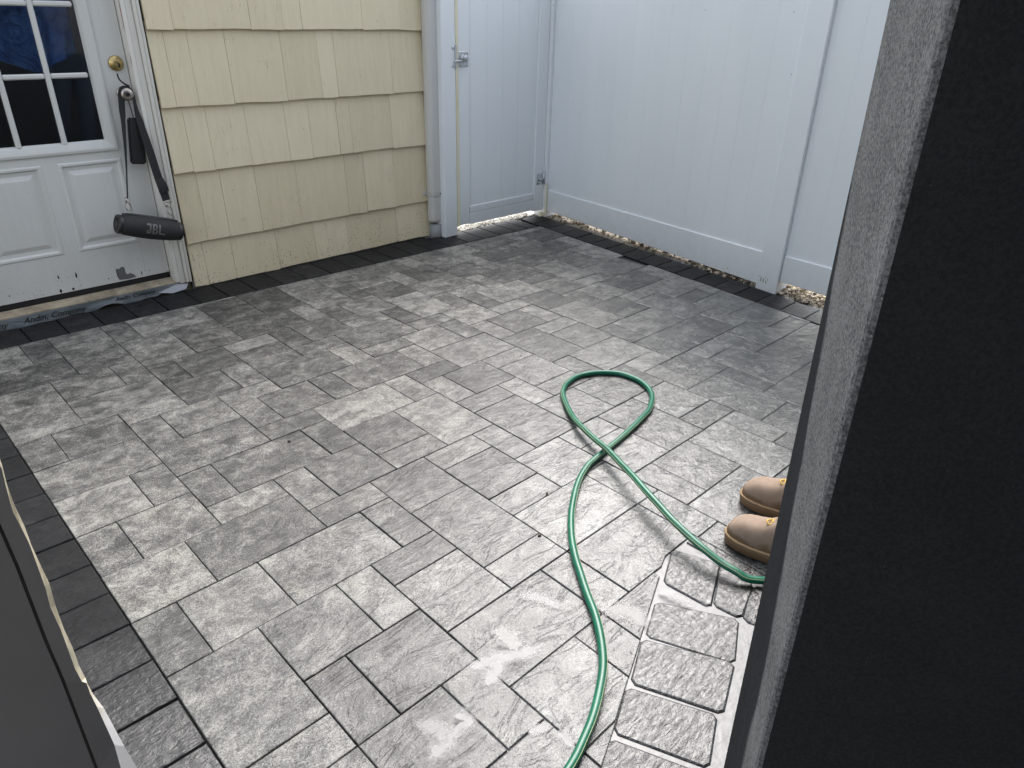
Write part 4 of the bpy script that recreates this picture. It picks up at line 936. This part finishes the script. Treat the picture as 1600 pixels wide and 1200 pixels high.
add_hexa(bm, [(x, 20.46, z) for x, z in c_], [(x, 20.66, z) for x, z in c_]); bmesh.ops.bevel(bm, geom=bm.edges[:], offset=0.06, segments=2, affect='EDGES'); mesh_obj('case_body', bm, M_BLACKP, case)
bm = bmesh.new(); add_tube(bm, catmull([(8.80, 20.62, 8.78), (8.84, 20.6, 8.4), (8.86, 20.57, 7.96)], 4), 0.02, 6); mesh_obj('cord', bm, M_STRAP, case)

# ------------------------------------------------------------------ person in tan work boots behind the pillar
person = empty('person', (13.7, -9.6, 0.05), 'person in wet tan work boots, only the toes showing past the pillar', 'person')
t = NT('tan_nubuck'); x, y, z = t.sep(t.world()); n = t.noise(t.coords('Object'), 17, 3, 0.55)
wetl = t.ramp(t.math('SUBTRACT', t.math('ADD', t.math('MULTIPLY', n, 0.10), -0.004), t.math('SUBTRACT', z, 0.02)), [(0.0, 0.0), (0.022, 0.9)])
dry = t.ramp(n, [(0.3, (0.25, 0.185, 0.135)), (0.7, (0.34, 0.26, 0.20))]); wet_ = t.ramp(n, [(0.3, (0.105, 0.062, 0.032)), (0.7, (0.17, 0.105, 0.058))])
t.set(Roughness=0.85, Specular_IOR_Level=0.25); t.out(Base_Color=t.mix(wetl, dry, wet_), Normal=t.bump(t.noise(t.coords('Object'), 300, 3), 0.3, 0.001)); M_NUB = t.m
M_SOLE = plain('gum_sole', (0.19, 0.115, 0.06), 0.55, bump=0.2, bscale=200); M_WELT = plain('pale_welt_stitch', (0.30, 0.20, 0.10), 0.7)
M_LACE = plain('yellow_lace', (0.62, 0.40, 0.08), 0.7)
def boot(tip, ang):
    """tip: toe point on the ground (modules); ang: heading in degrees from +Y towards +X. Built in metres, toe towards +y."""
    Rm = Matrix.Rotation(rad(-ang), 4, 'Z'); T = Matrix.Translation(Vector((tip[0]*S, tip[1]*S, 0.002))) @ Rm
    st = [(0.0, 0.012, 0.004), (-0.006, 0.026, 0.004), (-0.020, 0.041, 0.0), (-0.045, 0.0505, 0.0), (-0.085, 0.054, 0.0), (-0.13, 0.050, 0.0), (-0.18, 0.042, 0.0), (-0.23, 0.040, 0.0), (-0.27, 0.037, 0.0), (-0.292, 0.026, 0.0), (-0.30, 0.010, 0.0)]
    def outline(k, grow=0.0):
        return [(-(w+grow), y) for y, w, _ in st] + [(w+grow, y) for y, w, _ in reversed(st)]
    def ringmesh(levels, mat, name, par, capb=True, capt=True):
        bm = bmesh.new(); rs = []
        for g, z in levels: rs.append([bm.verts.new(T @ Vector((x*1.0, y + (g if y > -0.01 else (-g if y < -0.29 else 0)), z))) for x, y in outline(0, g)])
        for a, b in zip(rs, rs[1:]):
            for i in range(len(a)): bm.faces.new((a[i], a[(i+1) % len(a)], b[(i+1) % len(a)], b[i]))
        if capb: bm.faces.new(rs[0][::-1])
        if capt: bm.faces.new(rs[-1])
        return mesh_obj(name, bm, mat, par, True, mod=False)
    bt = bpy.data.objects.new('boot', None); place(bt, T @ Vector((0, -0.15, 0)), person)
    ringmesh([(-0.002, 0.0), (0.002, 0.004), (0.004, 0.024), (0.003, 0.030)], M_SOLE, 'sole', bt)
    ringmesh([(0.004, 0.0305), (0.0055, 0.033), (0.004, 0.036)], M_WELT, 'welt', bt)
    # upper: cross-sections from toe to heel
    sec = [(-0.001, 0.016, 0.050), (-0.008, 0.030, 0.064), (-0.024, 0.042, 0.082), (-0.05, 0.049, 0.094), (-0.085, 0.0515, 0.101), (-0.11, 0.049, 0.110), (-0.135, 0.046, 0.130), (-0.165, 0.042, 0.165)]
    bm = bmesh.new(); rs = []; K = 14
    for y, w, h in sec:
        r = []
        for k in range(K+1):
            q = math.pi*k/K; cx, sz = math.cos(q), math.sin(q)
            r.append(bm.verts.new(T @ Vector((w*math.copysign(abs(cx)**0.62, cx), y, 0.032 + (h-0.032)*abs(sz)**0.72))))
        rs.append(r)
    for a, b in zip(rs, rs[1:]):
        for i in range(K): bm.faces.new((a[i], a[i+1], b[i+1], b[i]))
    bm.faces.new(rs[0])
    mesh_obj('boot_vamp', bm, M_NUB, bt, True, mod=False)
    bm = bmesh.new(); rs = []
    for z, y0, y1, w in ((0.030, -0.298, -0.10, 0.042), (0.07, -0.296, -0.105, 0.043), (0.11, -0.285, -0.12, 0.042), (0.15, -0.272, -0.14, 0.044), (0.21, -0.268, -0.148, 0.050)):
        rs.append([bm.verts.new(T @ Vector((w*math.cos(q), (y0+y1)/2 + (y1-y0)/2*math.sin(q), z))) for q in (2*math.pi*k/16 for k in range(16))])
    for a, b in zip(rs, rs[1:]):
        for i in range(16): bm.faces.new((a[i], a[(i+1) % 16], b[(i+1) % 16], b[i]))
    mesh_obj('boot_shaft', bm, M_NUB, bt, True, mod=False)
    bm = bmesh.new()
    for y, h in ((-0.122, 0.121), (-0.135, 0.131), (-0.148, 0.145)): add_tube(bm, [T @ Vector((x, y, h - 0.035*(x/0.03)**2*0.6)) for x in (-0.034, -0.02, 0, 0.02, 0.034)], 0.0028, 6)
    add_tube(bm, catmull([T @ Vector(q) for q in ((0.0, -0.118, 0.120), (-0.014, -0.108, 0.120), (-0.020, -0.118, 0.114), (-0.006, -0.124, 0.122))], 4), 0.0026, 6)
    mesh_obj('lace', bm, M_LACE, bt, True, mod=False)
    return T
T1 = boot((12.58, -7.50), -9); T2 = boot((14.42, -6.88), -12)
# one continuous body grown over a skeleton, standing with the weight back
bmk = bmesh.new(); sk = {}; rads = {}
def J(n_, co, r): sk[n_] = bmk.verts.new(co); rads[n_] = r
a1 = T1 @ Vector((0, -0.215, 0.12)); a2 = T2 @ Vector((0, -0.215, 0.12))
hx = (a1 + a2)/2 + Vector((0.17, -0.15, 0))
J('pelvis', (hx.x, hx.y, 0.95), 0.13)
for s_, a_, o_ in (('l', a1, -0.08), ('r', a2, 0.08)):
    J('hip'+s_, (hx.x + o_, hx.y, 0.88), 0.095); J('knee'+s_, ((a_.x+hx.x+o_)/2, (a_.y+hx.y)/2 + 0.02, 0.50), 0.065); J('ankle'+s_, (a_.x, a_.y, 0.14), 0.045)
J('waist', (hx.x, hx.y, 1.12), 0.125); J('chest', (hx.x, hx.y - 0.01, 1.36), 0.14); J('neck', (hx.x, hx.y, 1.52), 0.055); J('head', (hx.x, hx.y + 0.02, 1.63), 0.085); J('crown', (hx.x, hx.y + 0.01, 1.73), 0.07)
ED = [('pelvis', 'waist'), ('waist', 'chest'), ('chest', 'neck'), ('neck', 'head'), ('head', 'crown')]
for s_, o_ in (('l', -1), ('r', 1)):
    ED += [('pelvis', 'hip'+s_), ('hip'+s_, 'knee'+s_), ('knee'+s_, 'ankle'+s_)]
    J('sh'+s_, (hx.x + o_*0.16 + 0.03, hx.y - 0.03, 1.43), 0.06); J('el'+s_, (hx.x + o_*0.17 + 0.04, hx.y - 0.05, 1.15), 0.045); J('wr'+s_, (hx.x + o_*0.19, hx.y + 0.06, 0.93), 0.03); J('palm'+s_, (hx.x + o_*0.19, hx.y + 0.085, 0.86), 0.034)
    ED += [('chest', 'sh'+s_), ('sh'+s_, 'el'+s_), ('el'+s_, 'wr'+s_), ('wr'+s_, 'palm'+s_)]
    for f_, (dy, ln) in enumerate(((-0.030, .075), (-0.010, .085), (0.010, .08), (0.028, .065))):
        J('f%d%s' % (f_, s_), (hx.x + o_*0.185, hx.y + 0.085 + dy, 0.86 - ln*0.55), 0.010); J('g%d%s' % (f_, s_), (hx.x + o_*0.165, hx.y + 0.088 + dy, 0.86 - ln), 0.008)
        ED += [('palm'+s_, 'f%d%s' % (f_, s_)), ('f%d%s' % (f_, s_), 'g%d%s' % (f_, s_))]
    J('th'+s_, (hx.x + o_*0.16, hx.y + 0.13, 0.85), 0.011); ED += [('palm'+s_, 'th'+s_)]
for a_, b_ in ED: bmk.edges.new((sk[a_], sk[b_]))
order = list(sk); cen = Vector((hx.x, hx.y, 0.14))
bmk.verts.index_update(); idx = {n_: sk[n_].index for n_ in order}
for v_ in bmk.verts: v_.co -= cen
me = bpy.data.meshes.new('body'); bmk.to_mesh(me); bmk.free()
bd = bpy.data.objects.new('body', me); place(bd, cen, person)
sm_ = bd.modifiers.new('skin', 'SKIN')
for n_ in order:
    sv = me.skin_vertices[0].data[idx[n_]]; sv.radius = (rads[n_], rads[n_]); sv.use_root = (n_ == 'pelvis')
sb = bd.modifiers.new('sub', 'SUBSURF'); sb.levels = 2; sb.render_levels = 2
t = NT('work_clothes'); z = t.sep(t.world())[2]; 
c = t.ramp(t.math('DIVIDE', z, 1.8), [(0.0, (0.035, 0.05, 0.09)), (0.555, (0.035, 0.05, 0.09)), (0.56, (0.16, 0.16, 0.17)), (0.83, (0.16, 0.16, 0.17)), (0.84, (0.42, 0.27, 0.19))], 'CONSTANT')
t.set(Roughness=0.85); t.out(Base_Color=c); me.materials.append(t.m)
# small leaf scrap and grit specks on the pavers
M_SCRAP = plain('brown_scrap', (0.06, 0.045, 0.03), 0.8)
for (x, y, lab) in ((10.42, -2.94, 'tiny brown leaf scrap on the paver left of the hose'), (6.38, 4.55, 'tiny dark pebble resting in a joint at mid patio'), (8.9, -4.1, 'small dark crumb lying on a wet pale paver')):
    bm = bmesh.new(); rock(bm, (x, y, 0.03), 0.05); tag(mesh_obj('debris_scrap', bm, M_SCRAP), lab, 'debris')

# unseen dark wall and ceiling, added behind the camera to block sky light
M_BLOCKER = plain('dark_blocker', (0.035, 0.035, 0.036), 0.8)
box_obj('blocker_wall', -20, 30, -21, -20, -0.6, 26, M_BLOCKER, None, 0); tag(bpy.data.objects['blocker_wall'], kind='structure')
box_obj('blocker_ceiling', -20, 30, -19.99, -13.4, 18.4, 19, M_BLOCKER, None, 0); tag(bpy.data.objects['blocker_ceiling'], kind='structure')
